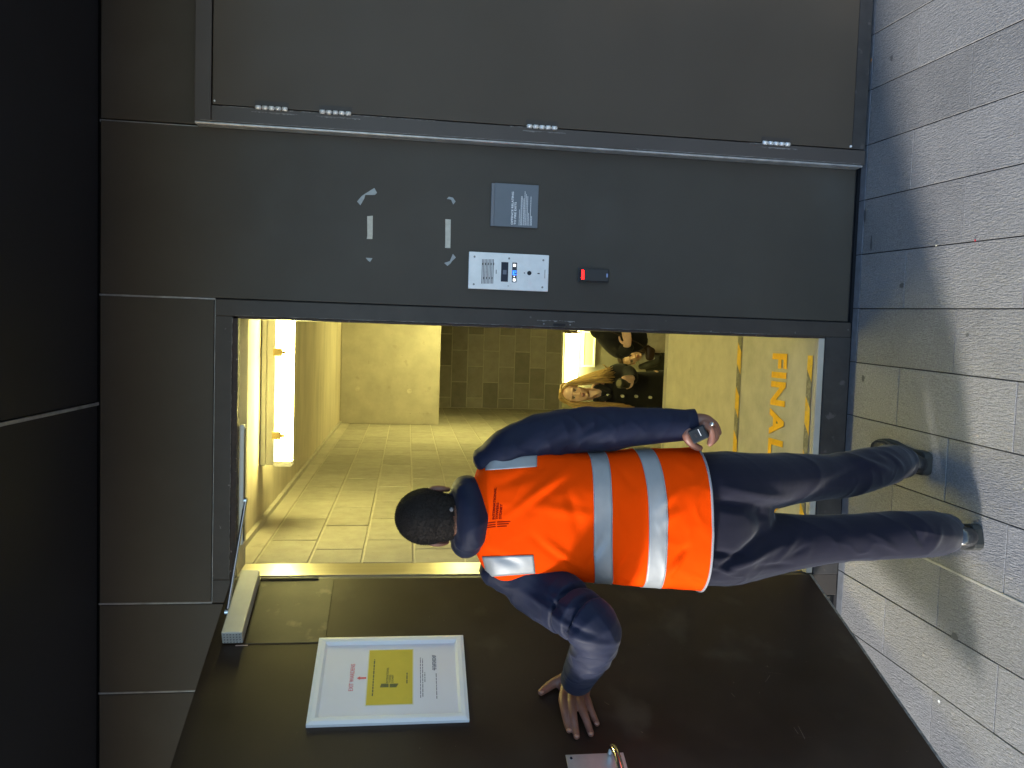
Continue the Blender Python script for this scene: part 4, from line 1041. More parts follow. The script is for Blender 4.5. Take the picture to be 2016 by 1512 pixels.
# cuffs
for nm, a_, b_, side_ in (('cuff', LP(1356, 837, -.662, 31.5, 33.5), LP(1369, 836, -.665, 31.0, 33), None), ('cuff', LP(1142, 1326, -.635, 33.5, 32), LP(1136, 1338, -.595, 32, 30.5), None)):
    A, B = Vector(a_[:3]), Vector(b_[:3]); d = (B - A).normalized(); u = Vector((0, 1, 0)); u = (u - d * u.dot(d)).normalized(); v = d.cross(u)
    bm = bmesh.new(); R_ = []
    for (t_, k_) in ((-.3, .985), (0, 1.0), (1.0, 1.0), (1.06, .985), (1.0, .90), (0.4, .86)):
        c_ = A.lerp(B, t_); R_.append([bm.verts.new(c_ + v * a_[3] * k_ * math.cos(i * math.pi / 16) + u * a_[4] * k_ * math.sin(i * math.pi / 16)) for i in range(32)])
    for j in range(len(R_) - 1):
        for i in range(32): bm.faces.new((R_[j][i], R_[j][(i + 1) % 32], R_[j + 1][(i + 1) % 32], R_[j + 1][i]))
    bmesh.ops.recalc_face_normals(bm, faces=bm.faces[:]); c__ = from_bm('cuff', bm, M_navy, man, True)

# trousers
tr = []
tr.append(limb([LP(1300, 1018, BY, 100, 72), LP(1370, 1018, BY, 122, 78), LP(1415, 1018, BY, 124, 84), LP(1445, 1016, BY, 108, 78), LP(1466, 1014, BY, 84, 62)], 3, 32))
tr.append(limb([LP(1385, 960, BY, 70, 76), LP(1430, 954, BY, 66, 80), LP(1480, 949, BY, 57, 70), LP(1560, 942, -.61, 50, 60), LP(1640, 937, -.585, 43, 50), LP(1700, 926, -.565, 43, 48), LP(1745, 914, -.515, 37, 44), LP(1760, 910, -.478, 33, 40), LP(1779, 912, -.455, 31, 35)], 4, 28, flat_end=True))
tr.append(limb([LP(1385, 1078, BY, 74, 76), LP(1430, 1077, BY, 73, 80), LP(1480, 1074, BY, 66, 72), LP(1560, 1067, -.655, 55, 60), LP(1640, 1060, -.68, 47, 52), LP(1720, 1055, -.70, 45, 50), LP(1790, 1052, -.715, 45, 50), LP(1830, 1050, -.705, 44, 48), LP(1850, 1051, -.69, 41, 43), LP(1867, 1049, -.672, 38, 38)], 4, 28, flat_end=True))
tf = fold_px([(1400, 1140, 1500, 1060, -.76, .012, -.008), (1440, 1125, 1560, 1075, -.77, .012, .009), (1500, 1120, 1570, 1120, -.76, .010, -.007), (1540, 1110, 1600, 1040, -.77, .010, .009),
              (1570, 1100, 1600, 1080, -.77, .008, -.008), (1600, 1105, 1620, 1030, -.78, .010, .006), (1480, 1010, 1580, 1040, -.76, .012, -.007), (1390, 1090, 1470, 1095, -.76, .010, -.006),
              (1395, 1120, 1450, 1130, -.76, .008, .006), (1430, 960, 1560, 985, -.74, .014, .006), (1400, 990, 1480, 1000, -.76, .014, -.008), (1620, 950, 1720, 915, -.66, .012, -.005), (1690, 905, 1760, 930, -.64, .012, .006),
              (1700, 885, 1780, 900, -.63, .010, -.005), (1750, 880, 1790, 925, -.62, .010, .005),
              (1700, 1030, 1780, 1090, -.80, .010, .005), (1800, 1015, 1835, 1085, -.82, .010, -.009), (1815, 1030, 1842, 1055, -.82, .008, .010), (1835, 1075, 1850, 1040, -.82, .008, -.009), (1855, 1085, 1880, 1035, -.82, .010, .007), (1780, 1010, 1810, 1060, -.81, .010, .006),
              (1640, 1020, 1880, 1058, -.80, .005, .004)])
fuse('trousers', tr, 0.0045, M_trous, man, 12, lambda co: 1.7 * tf(co) + 0.0055 * crinkle(co, 16, 23) + 0.0030 * crinkle(co * np.array([1, 1, 1.5]), 34, 24) + 0.0016 * wavy(co, 24, 21) + 0.0007 * wavy(co, 80, 22))

# shoes
M_shoe = mat('black_leather', (0.016, 0.016, 0.017), 0.22, var=0.1, vscale=20, bump=0.1, bscale=300, coat=0.4)
M_sole = mat('grey_rubber_sole', (0.034, 0.035, 0.033), 0.7, spec=0.25, var=0.12, vscale=30)
def shoe(heel, direction):
    f = Vector(direction).normalized(); r = Vector((f.y, -f.x, 0)); h = Vector(heel); L_ = 0.295
    def sec(t, hw, z0_, z1_, pw=2.6): c_ = h + f * (t * L_) + Vector((0, 0, (z0_ + z1_) / 2)); return (c_, r * hw, Vector((0, 0, (z1_ - z0_) / 2)))
    up = [sec(.03, .030, .022, .085), sec(.09, .037, .022, .102), sec(.22, .037, .022, .095), sec(.36, .037, .022, .085), sec(.52, .043, .022, .068), sec(.70, .048, .022, .056), sec(.86, .044, .022, .048), sec(.95, .032, .022, .042)]
    V, F = ring_loft(up, 28, 2.4)
    o = fuse('shoe', [(V, F)], 0.004, M_shoe, man, 3, lambda co: 0.0008 * wavy(co, 50, 31))
    # sole outline
    prof = [(0.0, .022), (.015, .033), (.06, .039), (.15, .0395), (.30, .036), (.45, .040), (.62, .049), (.78, .051), (.90, .043), (.97, .028), (1.0, .010)]
    bm = bmesh.new(); rows = []
    for (z_, k_) in ((0.0, .97), (0.003, 1.0), (0.026, 1.0), (0.029, .95)):
        ring_ = [h + f * (t * L_ if 0 < t < 1 else t * L_) + r * (w_ * k_) + Vector((0, 0, z_)) for t, w_ in prof] + [h + f * (t * L_) - r * (w_ * k_) + Vector((0, 0, z_)) for t, w_ in reversed(prof)]
        rows.append([bm.verts.new(q) for q in ring_])
    n = len(rows[0])
    for j in range(3):
        for i in range(n): bm.faces.new((rows[j][i], rows[j][(i + 1) % n], rows[j + 1][(i + 1) % n], rows[j + 1][i]))
    bm.faces.new(rows[0][::-1]); bm.faces.new(rows[-1]); bmesh.ops.recalc_face_normals(bm, faces=bm.faces[:])
    s_ = from_bm('sole', bm, M_sole, o)
    b_ = s_.modifiers.new('b', 'BEVEL'); b_.width = 0.003; b_.segments = 2; b_.limit_method = 'ANGLE'; b_.angle_limit = 0.9
gz = lambda y: GS * y + 0.001
shoe((-0.358, -0.503, gz(-.5)), (0.02, 1, 0)); shoe((-0.535, -0.740, gz(-.74)), (-0.26, 1, 0))

# hi-vis vest: one surface in (angle, height)
VR = [(928, 966, 1064, .056), (936, 946, 1082, .068), (946, 920, 1106, .080), (956, 897, 1126, .090), (968, 882, 1142, .099), (990, 876, 1151, .110), (1020, 876, 1149, .120),
      (1060, 880, 1143, .130), (1105, 887, 1139, .136), (1155, 891, 1141, .137), (1200, 890, 1144, .138), (1250, 886, 1149, .141), (1300, 884, 1152, .146), (1345, 883, 1155, .151), (1369, 882, 1157, .153)]
rowsV = []
for (x, ya, yb, b_) in VR:
    A, B = P(x, ya, BY), P(x, yb, BY); rowsV.append(((A.x + B.x) / 2, (A.z + B.z) / 2, (A.x - B.x) / 2, b_, (A.z - B.z) / 2))
RV = np.array(smooth_path(rowsV, 12)); SX = np.array([r[0] for r in smooth_path([(v[0],) for v in VR], 12)])
vf = fold_px([(1150, 905, 1000, 1022, -.77, .012, .0075), (1120, 905, 985, 960, -.76, .014, -.005), (1160, 930, 1040, 1000, -.78, .014, -.005), (1060, 1002, 1170, 1020, -.79, .016, .004),
              (960, 930, 1020, 905, -.74, .012, -.004), (1075, 1070, 1155, 1128, -.77, .012, .006), (1050, 1060, 1130, 1125, -.77, .012, -.004), (1150, 1135, 1190, 1060, -.76, .012, -.004),
              (1320, 1145, 1345, 1095, -.77, .010, .009), (1325, 1120, 1355, 1080, -.78, .009, -.008), (1310, 1040, 1350, 1010, -.80, .014, .006), (1300, 1010, 1345, 965, -.79, .012, .005), (1220, 1140, 1245, 1090, -.77, .012, -.005),
              (1210, 900, 1250, 960, -.77, .012, -.004), (1120, 960, 1155, 1080, -.79, .016, -.004), (960, 1090, 1020, 1110, -.74, .012, -.004), (1215, 1000, 1240, 1090, -.80, .014, .005), (1330, 900, 1365, 930, -.76, .012, .005)])
def vest_pt(th, s):
    """th array (rad, 0 = viewer's right, pi/2 = back), s array 0..1 neck to hem -> Nx3"""
    th = np.asarray(th, float); s = np.asarray(s, float)
    t = np.clip(s, 0, 1) * (len(RV) - 1); i = np.minimum(t.astype(int), len(RV) - 2); fr = (t - i)[:, None]
    R_ = RV[i] * (1 - fr) + RV[i + 1] * fr
    c, sn = np.cos(th), np.sin(th); pw = 2.35
    u = np.sign(c) * np.abs(c) ** (2 / pw); v = np.sign(sn) * np.abs(sn) ** (2 / pw)
    hang = 0.014 * np.clip(s - .5, 0, 1) * np.abs(sn)
    return np.stack([R_[:, 0] + R_[:, 2] * u, BY - R_[:, 3] * v * (0.99 - 0.12 * s), R_[:, 1] + R_[:, 4] * u - hang * 0], 1)
def vest_surface(th, s, off=0.0):
    e = 1e-3; p = vest_pt(th, s); a = vest_pt(th + e, s) - p; b = vest_pt(th, np.clip(s + e, 0, 1.001)) - vest_pt(th, np.clip(s - e, 0, 1))
    n = np.cross(a, b); n /= np.linalg.norm(n, axis=1)[:, None] + 1e-12
    cen = np.array([rowsV[5][0], BY, 0]); o_ = p - cen; o_[:, 2] = 0
    sg_ = np.sign((n * o_).sum(1)); n *= np.where(sg_ == 0, 1, sg_)[:, None]
    k = np.clip(s * 12, 0, 1)
    d = (1.7 * vf(p) + 0.0065 * crinkle(p * np.array([1.25, 1, .8]), 13, 44) + 0.0026 * crinkle(p, 34, 46) + 0.0028 * wavy(p, 17, 41) + 0.0012 * wavy(p, 45, 42) + 0.0004 * wavy(p, 120, 43)) * k
    return p + n * (d + off)[:, None], n
def s_of_x(x): return np.interp(x, SX, np.linspace(0, 1, len(SX)))
def vest_grid(name, T, S, off, m, thick=None, closed=False):
    """T, S 2-D arrays of parameters"""
    ns, nth = T.shape; p, n = vest_surface(T.ravel(), S.ravel(), off); V = p.tolist(); F = []
    for j in range(ns - 1):
        for i in range(nth if closed else nth - 1):
            i2 = (i + 1) % nth; F.append((j * nth + i, j * nth + i2, (j + 1) * nth + i2, (j + 1) * nth + i))
    me = bpy.data.meshes.new(name); me.from_pydata(V, [], F); me.update()
    bm = bmesh.new(); bm.from_mesh(me)
    bmesh.ops.recalc_face_normals(bm, faces=bm.faces[:])
    c_ = Vector((rowsV[8][0], BY, 1.2)); bm.faces.ensure_lookup_table()
    bm.to_mesh(me); bm.free()
    o = link(name, me, m, man)
    so = o.modifiers.new('thickness', 'SOLIDIFY'); so.thickness = thick or 0.003; so.offset = 0.0
    for p_ in me.polygons: p_.use_smooth = True
    return o
nth, ns = 200, 190
T, S = np.meshgrid(np.linspace(0, 2 * np.pi, nth, endpoint=False), np.linspace(0, 1, ns))
vest = vest_grid('vest', T, S, 0.0, M_vest, 0.003, True)
def band(xc_r, xc_m, xc_l, h, name='reflective_band'):
    th = np.linspace(0, 2 * np.pi, nth + 1); ctr = np.where(np.sin(th) > 0, xc_m + (np.where(np.cos(th) > 0, xc_r, xc_l) - xc_m) * np.abs(np.cos(th)) ** 2.2, np.where(np.cos(th) > 0, xc_r, xc_l))
    rows_ = []; Sg = []
    for k in np.linspace(-.5, .5, 13): Sg.append(s_of_x(ctr + k * h)); rows_.append(th)
    o = vest_grid(name, np.array(rows_), np.array(Sg), 0.0028, M_refl, 0.0012)
    for sgn in (-.5, .5):
        Sg = [s_of_x(ctr + sgn * (h + d_)) for d_ in (-1.5, 1.5)]
        e_ = vest_grid('band_stitching', np.array([th, th]), np.array(Sg), 0.0036, M_trim, 0.0006)
        e_.parent = o; e_.matrix_parent_inverse = world_of(o).inverted()
    return o
band(1171, 1166, 1181, 33); band(1263, 1268, 1272, 33)
# shoulder patches
def vest_th(x, y):
    """angle at which the back of the vest shows at photo position (x, y)"""
    th = np.linspace(0.02, math.pi - 0.02, 200); best = None
    return th
allT = np.linspace(0.03, math.pi - 0.03, 160); allS = np.linspace(0.0, 1.0, 160)
TT, SS = np.meshgrid(allT, allS); PP, _n = vest_surface(TT.ravel(), SS.ravel(), 0.0)
Rn = np.array(RC).T
dd = (PP - np.array(CAM)) @ Rn.T
uu = 756 + FOC * dd[:, 0] / dd[:, 1]; vv_ = 1008 - FOC * dd[:, 2] / dd[:, 1]
def inv_px(x, y):
    i = int(np.argmin((vv_ - x) ** 2 + (uu - (1512 - y)) ** 2)); return TT.ravel()[i], SS.ravel()[i]
def patch(corners, off=0.0028, m=M_refl, name='shoulder_patch'):
    pr = [inv_px(*c) for c in corners]; A, B, C, D = [np.array(p) for p in pr]   # A-B top edge, D-C bottom edge
    T_, S_ = np.zeros((24, 12)), np.zeros((24, 12))
    for j in range(24):
        for i in range(12):
            f, g_ = j / 23, i / 11; q = (A * (1 - g_) + B * g_) * (1 - f) + (D * (1 - g_) + C * g_) * f; T_[j, i], S_[j, i] = q
    return vest_grid(name, T_, S_, off, m, 0.0012)

def drape_pts(co):
    P0 = np.array([inv_px(x, y) for x, y in co]); off = 0.0028
    for it in range(4):
        e = 4e-3
        def pr(tp):
            p, n = vest_surface(tp[:, 0], tp[:, 1], off); d = (p - np.array(CAM)) @ Rn.T
            return np.stack([1008 - FOC * d[:, 2] / d[:, 1], 1512 - (756 + FOC * d[:, 0] / d[:, 1])], 1), p
        q, p = pr(P0); qa, _ = pr(P0 + [e, 0]); qb, _ = pr(P0 + [0, e])
        ja, jb = (qa - q) / e, (qb - q) / e; det = ja[:, 0] * jb[:, 1] - jb[:, 0] * ja[:, 1]
        det = np.where(np.abs(det) < 1e-6, 1e-6, det); tgt = np.array(co) - q
        P0 = P0 + np.clip(np.stack([(tgt[:, 0] * jb[:, 1] - jb[:, 0] * tgt[:, 1]) / det, (ja[:, 0] * tgt[:, 1] - tgt[:, 0] * ja[:, 1]) / det], 1), -.02, .02)
        P0[:, 1] = np.clip(P0[:, 1], 0.02, .999); P0[:, 0] = np.clip(P0[:, 0], 0.06, math.pi - .06)
    return pr(P0)[1]
def patch(c, name='shoulder_patch'):
    """reflective patch; c = its four corners, top pair then bottom pair"""
    nj, ni = 26, 10; A, B, C_, D = [np.array(q, float) for q in c]
    co = [tuple((A * (1 - i / (ni - 1)) + B * i / (ni - 1)) * (1 - j / (nj - 1)) + (D * (1 - i / (ni - 1)) + C_ * i / (ni - 1)) * j / (nj - 1)) for j in range(nj) for i in range(ni)]
    V = drape_pts(co); me = bpy.data.meshes.new(name)
    me.from_pydata(V.tolist(), [], [(j * ni + i, j * ni + i + 1, (j + 1) * ni + i + 1, (j + 1) * ni + i) for j in range(nj - 1) for i in range(ni - 1)]); me.update()
    for q in me.polygons: q.use_smooth = True
    o = link(name, me, M_refl, man); so = o.modifiers.new('thickness', 'SOLIDIFY'); so.thickness = 0.0012; so.offset = 0
    return o
patch(((958, 899), (955, 926), (1057, 919), (1058, 887)))
patch(((949, 1096), (959, 1136), (1054, 1129), (1050, 1093)))
# bindings: hem and armholes
def vest_cord(name, th, s, r, m, off=0.002):
    p, _ = vest_surface(np.array(th), np.array(s), off); V, F = limb([tuple(q) + (r,) for q in p], 1, 8)
    me = bpy.data.meshes.new(name); me.from_pydata([tuple(v) for v in V], [], F); me.update()
    for q in me.polygons: q.use_smooth = True
    return link(name, me, m, man)
vest_cord('hem_binding', np.linspace(0, 2 * np.pi, 161), np.full(161, 0.998), 0.0036, M_trim, 0.0015)
sa = s_of_x(np.linspace(958, 1112, 40)); tt_ = np.linspace(0, 1, 40)
vest_cord('armhole_binding', 0.30 - 0.45 * tt_, sa, 0.0035, M_trim)
vest_cord('armhole_binding', math.pi - 0.38 + 0.55 * tt_ - 0.0, sa, 0.0042, M_trimw)
# printed logo and words on the back, draped on the vest
M_print = mat('dark_red_print', (0.14, 0.001, 0.001), 0.7, spec=0.05)
bpts, bno = vest_surface(TT.ravel(), SS.ravel(), 0.0)
def drape(name, me):
    """lay a flat mesh given in photo-plane (x, y) coordinates onto the vest"""
    co = [v.co.copy() for v in me.vertices]
    P0 = np.array([inv_px(c.x, c.y) for c in co])
    # refine: local linear solve
    for it in range(3):
        e = 4e-3
        def pr(tp):
            p, n = vest_surface(tp[:, 0], tp[:, 1], 0.0022); d = (p - np.array(CAM)) @ Rn.T
            return np.stack([1008 - FOC * d[:, 2] / d[:, 1], 1512 - (756 + FOC * d[:, 0] / d[:, 1])], 1), p
        q, p = pr(P0); qa, _ = pr(P0 + [e, 0]); qb, _ = pr(P0 + [0, e])
        ja, jb = (qa - q) / e, (qb - q) / e; det = ja[:, 0] * jb[:, 1] - jb[:, 0] * ja[:, 1]
        tgt = np.array([(c.x, c.y) for c in co]) - q
        dt = (tgt[:, 0] * jb[:, 1] - jb[:, 0] * tgt[:, 1]) / det; ds = (ja[:, 0] * tgt[:, 1] - tgt[:, 0] * ja[:, 1]) / det
        P0 = P0 + np.clip(np.stack([dt, ds], 1), -.02, .02)
    _, p = pr(P0)
    for v, q in zip(me.vertices, p): v.co = q
    me.update(); return link(name, me, M_print, vest)
def vest_word(s_, xb, y0_, y1_, h, dx):
    """word whose baseline starts at photo (xb, y0_) and runs up to y1_ (letters upright in the place)"""
    me = text_mesh(s_, 1.0, extrude=0.0, offset=0.035); xs = [v.co.x for v in me.vertices]; ys = [v.co.y for v in me.vertices]
    a, b = min(xs), max(xs); ht = max(ys)
    bm = bmesh.new(); bm.from_mesh(me); bmesh.ops.triangulate(bm, faces=bm.faces[:]); bm.to_mesh(me); bm.free()
    for v in me.vertices:
        t = (v.co.x - a) / (b - a); hh = v.co.y / ht * h; v.co = Vector((xb - hh + dx * t, y0_ + (y1_ - y0_) * t, 0))
    me.materials.clear(); return drape('lettering', me)
vest_word('INTERNATIONAL', 973.5, 1023, 960, 4.6, 3.8); vest_word('TOWERS', 980.0, 1023, 990, 4.8, 2.2); vest_word('SYDNEY', 986.8, 1022, 992, 4.8, 2.4)
for (xa, ya, xb, yb) in ((960.2, 1030, 975.8, 1028), (957.3, 1034.8, 975.8, 1032.6), (955.2, 1039.2, 975.8, 1036.8), (978.6, 1028, 1005, 1026.6), (978.8, 1032.2, 1001.8, 1031), (979.2, 1036.8, 997.8, 1035.6)):
    me = bpy.data.meshes.new('logo_bar'); V = []; n = 8
    for i in range(n + 1):
        t = i / n; V += [(xa + (xb - xa) * t, ya + (yb - ya) * t - 0.85, 0), (xa + (xb - xa) * t, ya + (yb - ya) * t + 0.85, 0)]
    me.from_pydata(V, [], [(2 * i, 2 * i + 1, 2 * i + 3, 2 * i + 2) for i in range(n)]); drape('logo_bar', me)

# handheld radio in his right hand
rdo = thing('handheld_radio', 'black handheld radio gripped in the man\'s right hand', 'radio', tuple(P(1376, 855, RH)))
ca, cb_ = P(1375, 855, RH - .062), P(1377, 852, RH + .035)
ax = (cb_ - ca).normalized(); ux = (P(1392, 846, RH) - P(1366, 858, RH)).normalized(); vx = ax.cross(ux).normalized(); ux = vx.cross(ax)
MR = Matrix(((ux.x, vx.x, ax.x, ca.x), (ux.y, vx.y, ax.y, ca.y), (ux.z, vx.z, ax.z, ca.z), (0, 0, 0, 1)))
M_rad = mat('radio_plastic', (0.012, 0.014, 0.018), 0.5, spec=0.3)
box('radio_body', (-.0235, -.0200, 0), (.0235, .0200, .10), M_rad, rdo, 0.004, MR, 2)
box('end_cap', (-.0212, -.0178, -.003), (.0212, .0178, .0005), mat('radio_end', (0.016, 0.020, 0.025), 0.7, spec=0.15), rdo, 0.0015, MR)
box('white_mark', (.004, -.013, -.0038), (.0060, .007, -.0028), mat('white_mark', (0.6, 0.62, 0.64), 0.5), rdo, 0, MR)
box('port', (-.011, -.005, -.0036), (-.004, .006, -.0028), M_dark, rdo, 0.0005, MR)

# ---------------------------------------------------------------- the people on the stairs inside
M_fair = skin_mat('fair_skin', (0.82, 0.54, 0.40), 0.05, 0.45, 0.04)
M_coatb = cloth_mat('black_coat_wool', (0.010, 0.010, 0.012), 0.85, 0.1, 0.1, 500)
M_olive = cloth_mat('grey_green_jacket', (0.042, 0.044, 0.036), 0.8, 0.1, 0.15, 500)
M_white = cloth_mat('white_top_fabric', (0.62, 0.62, 0.58), 0.8, 0.05)
M_cream = cloth_mat('cream_trouser_fabric', (0.52, 0.48, 0.38), 0.8, 0.05, 0.15)
M_blacksk = cloth_mat('black_fabric', (0.008, 0.008, 0.009), 0.8, 0.1)
def step_z(Y): return FZ - RISE * (int((Y - 1.8) / GO) + 1)
def hand_parts(wr, d, back, s=1.0, curl=0.5):
    """closed fist-like hand: wrist point, direction, back-of-hand normal; four fingers bending towards -back and a thumb"""
    wr, d, back = Vector(wr), Vector(d).normalized(), Vector(back).normalized(); sd_ = d.cross(back).normalized(); parts = []
    parts.append(limb([tuple(wr) + (.026 * s, .017 * s), tuple(wr + d * .045 * s) + (.036 * s, .016 * s), tuple(wr + d * .080 * s) + (.038 * s, .013 * s)], 3, 14, side=back))
    for i, (o_, l_) in enumerate(((-.030, .070), (-.010, .078), (.010, .073), (.029, .058))):
        a = wr + d * .080 * s + sd_ * o_ * s; b = a + (d * math.cos(curl) - back * math.sin(curl)) * l_ * .45 * s
        c = b + (d * math.cos(curl * 2.2) - back * math.sin(curl * 2.2)) * l_ * .33 * s; e = c + (d * math.cos(curl * 3) - back * math.sin(curl * 3)) * l_ * .25 * s
        parts.append(limb([tuple(a) + (.0095 * s,), tuple(b) + (.0088 * s,), tuple(c) + (.008 * s,), tuple(e) + (.0068 * s,)], 3, 12))
    a = wr + d * .02 * s - sd_ * .028 * s; b = a + (d * .55 - sd_ * .6 - back * .4).normalized() * .040 * s; c = b + (d * .9 - sd_ * .1 - back * .4).normalized() * .042 * s
    parts.append(limb([tuple(a) + (.013 * s,), tuple(b) + (.011 * s,), tuple(c) + (.0085 * s,)], 3, 12))
    return parts

def strand_mesh(name, strands, m, parent, n=6):
    V, F = [], []
    for pts in strands:
        v, f = limb(pts, 3, n); b = len(V); V += [tuple(q) for q in v]; F += [tuple(b + i for i in g_) for g_ in f]
    me = bpy.data.meshes.new(name); me.from_pydata(V, [], F); me.update()
    for p_ in me.polygons: p_.use_smooth = True
    return link(name, me, m, parent)

# --- blonde woman in the black double-breasted coat
Y1 = 3.66
w1 = thing('person', 'blonde long-haired woman in a black coat with pale buttons holding a cup', 'person', (-0.42, Y1, step_z(Y1)))
K1 = lambda x, y, r, dY=0.0, r2=None: LP(x, y, Y1 + dY, r, r2)
hc1 = P(1131, 775, Y1 - .02)
hp1, M1, hcc1 = head_parts(hc1, (0.03, -1, 0.06), (0.10, 0, 1), 1.06)
bz = step_z(Y1)
b1 = list(hp1)
b1.append(limb([K1(1150, 776, 12, .03), K1(1170, 775, 12.5, .03), K1(1190, 772, 20, .02)], 3, 16))
b1.append(limb([K1(1180, 770, 24, .02, 18), K1(1200, 769, 36, .02, 22), K1(1240, 768, 30, .02, 22), K1(1290, 768, 32, .02, 24)], 3, 20))
tz_ = P(1290, 768, Y1); 
for sx_ in (-.085, .085):
    b1.append(limb([(tz_.x + sx_, Y1 + .02, tz_.z, .085), (tz_.x + sx_, Y1 + .01, bz + .48, .055), (tz_.x + sx_, Y1 + .02, bz + .1, .038), (tz_.x + sx_, Y1 + .02, bz + .05, .040), (tz_.x + sx_, Y1 - .12, bz + .028, .030)], 3, 14))
eL, wL = P(1236, 737, Y1 - .10), P(1240, 744, Y1 - .26)
b1.append(limb([K1(1196, 738, 9, .0), (eL.x + .02, eL.y, eL.z, .036), tuple(P(1243, 747, Y1 - .24)) + (.026,)], 3, 14))
hw = P(1246, 744, Y1 - .27)
b1 += hand_parts(hw, P(1232, 748, Y1 - .31) - hw, Vector((0.25, -1, 0.1)), 1.0, 0.75)
b1.append(limb([K1(1198, 806, 9, .0), K1(1250, 818, 8, .02), K1(1300, 822, 7, .0)], 3, 14))
b1 += hand_parts(P(1298, 822, Y1), (0, -.1, -1), (-1, 0, 0), .95, .3)
fuse('body', b1, 0.0055, M_fair, w1, 2)
face_bits(M1, hcc1, 1.06, w1, (0.50, 0.15, 0.13), (0.22, 0.13, 0.07), True)
ct = [limb([K1(1186, 770, 26, .02, 20), K1(1200, 769, 38, .02, 25), K1(1235, 768, 36, .02, 26), K1(1290, 768, 38, .02, 28), K1(1345, 768, 42, .02, 30), K1(1420, 768, 44, .02, 32)], 3, 28),
      limb([K1(1194, 741, 14, .01), K1(1215, 731, 15, -.03), K1(1236, 733, 15, -.09), K1(1245, 743, 12, -.19), K1(1246, 746, 10, -.235)], 4, 18),
      limb([K1(1196, 800, 14, .01), K1(1240, 813, 13, .02), K1(1295, 820, 10, .0)], 3, 18)]
for sg_ in (-1, 1):   # lapels
    ct.append(limb([K1(1170, 775 + sg_ * 12, 4, .0), K1(1184, 774 + sg_ * 13, 6, -.085), K1(1200, 775 + sg_ * 5, 4.5, -.125)], 3, 10))
cf = lambda co: 0.005 * wavy(co, 20, 51)
fuse('coat', ct, 0.008, M_coatb, w1, 4, cf)
# open neck: blouse edge and skin triangle on the chest
tri = [P(1160, 768, Y1 - .085), P(1160, 784, Y1 - .085), P(1183, 771, Y1 - .125)]
bm = bmesh.new(); vs = [bm.verts.new(q) for q in tri]; f = bm.faces.new(vs); r_ = bmesh.ops.extrude_face_region(bm, geom=[f]); bmesh.ops.translate(bm, vec=(0, .05, 0), verts=[v for v in r_['geom'] if isinstance(v, bmesh.types.BMVert)])
bmesh.ops.recalc_face_normals(bm, faces=bm.faces[:]); from_bm('open_neck', bm, M_fair, w1)
M_but = mat('pale_button', (0.72, 0.70, 0.58), 0.35)
for (bx_, by_) in ((1198, 778.5), (1226, 780), (1253.5, 780.5), (1281, 782.5)):
    q = P(bx_, by_, Y1 - .128 if bx_ < 1210 else Y1 - .136); cyl('button', q + Vector((0, .035, 0)), q + Vector((0, -.006, 0)), 0.0125, M_but, w1, n=16, bev=.002)
# hair
M_blond = mat('blonde_hair', (0.46, 0.30, 0.115), 0.42, var=0.35, vscale=50, stretch=(1, 1, 0.12), bump=0.6, bscale=180, bdist=0.003)
V, F = ball(hcc1 + M1 @ Vector((0, -.028, .036)), .088, .098, .095, M1, 28)
hs = []
rs = random.Random(4)
for k in range(64):                                   # long strands down her left side (up in the photo), curling out
    t = k / 63; sx_ = rs.uniform(-4, 4)
    a = K1(1104 + 6 * t, 771 - 9 * t, 3.4, -.04 + .10 * t); b = K1(1118 + 2 * t, 757 - 3 * t + sx_ * .3, 3.4, -.06 + .12 * t)
    c = K1(1142 + 8 * t, 753 - 8 * t + sx_, 3.2, -.09 + .13 * t); d_ = K1(1166 + 8 * t, 750 - 13 * t + sx_ * 1.2, 2.8, -.12 + .10 * t)
    e_ = K1(1184 + 10 * t * rs.uniform(.4, 1.2), 748 - 17 * t + sx_ * 1.5, 2.2, -.13 + .08 * t); f_ = K1(1196 + rs.uniform(-10, 16), 747 - 22 * t + sx_ * 2.4, 0.35, -.12 + .06 * t)
    hs.append([a, b, c, d_, e_, f_])
for k in range(56):                                   # her right side
    t = k / 55; sx_ = rs.uniform(-3, 3)
    hs.append([K1(1105 + 5 * t, 776 + 7 * t, 3.2, -.04 + .10 * t), K1(1122, 793 + 3 * t + sx_ * .2, 3.4, -.06 + .12 * t), K1(1150, 796 + 6 * t + sx_ * .6, 3.2, -.09 + .13 * t),
               K1(1180, 796 + 7 * t + sx_, 2.8, -.12 + .10 * t), K1(1215 + sx_, 797 + 8 * t + sx_, 2.0, -.13 + .08 * t), K1(1240 + sx_ * 4, 798 + 8 * t + sx_, 0.8, -.13 + .08 * t)])
for k in range(40):                                   # over the crown
    t = k / 39; ang = -1.3 + 2.6 * t
    p0_ = hcc1 + M1 @ Vector((0.0, .055, .118)) * 1.0; p1_ = hcc1 + M1 @ Vector((math.sin(ang) * .055, .040 - .05 * abs(t - .5), .125)); p2_ = hcc1 + M1 @ Vector((math.sin(ang) * .088, .015 - .05 * abs(t - .5), .070)); p3_ = hcc1 + M1 @ Vector((math.sin(ang) * .096, -.01, .0))
    hs.append([tuple(p0_) + (.007,), tuple(p1_) + (.009,), tuple(p2_) + (.010,), tuple(p3_) + (.009,)])
hm = strand_mesh('hair', hs, M_blond, w1)
me = bpy.data.meshes.new('hair_cap'); me.from_pydata([tuple(v) for v in V], [], F); me.update()
bm = bmesh.new(); bm.from_mesh(me); bmesh.ops.delete(bm, geom=[v for v in bm.verts if (M1.transposed() @ (v.co - hcc1)).y > .045 and (M1.transposed() @ (v.co - hcc1)).z < .095], context='VERTS'); bm.to_mesh(me); bm.free()
for p_ in me.polygons: p_.use_smooth = True
link('hair_cap', me, M_blond, hm)
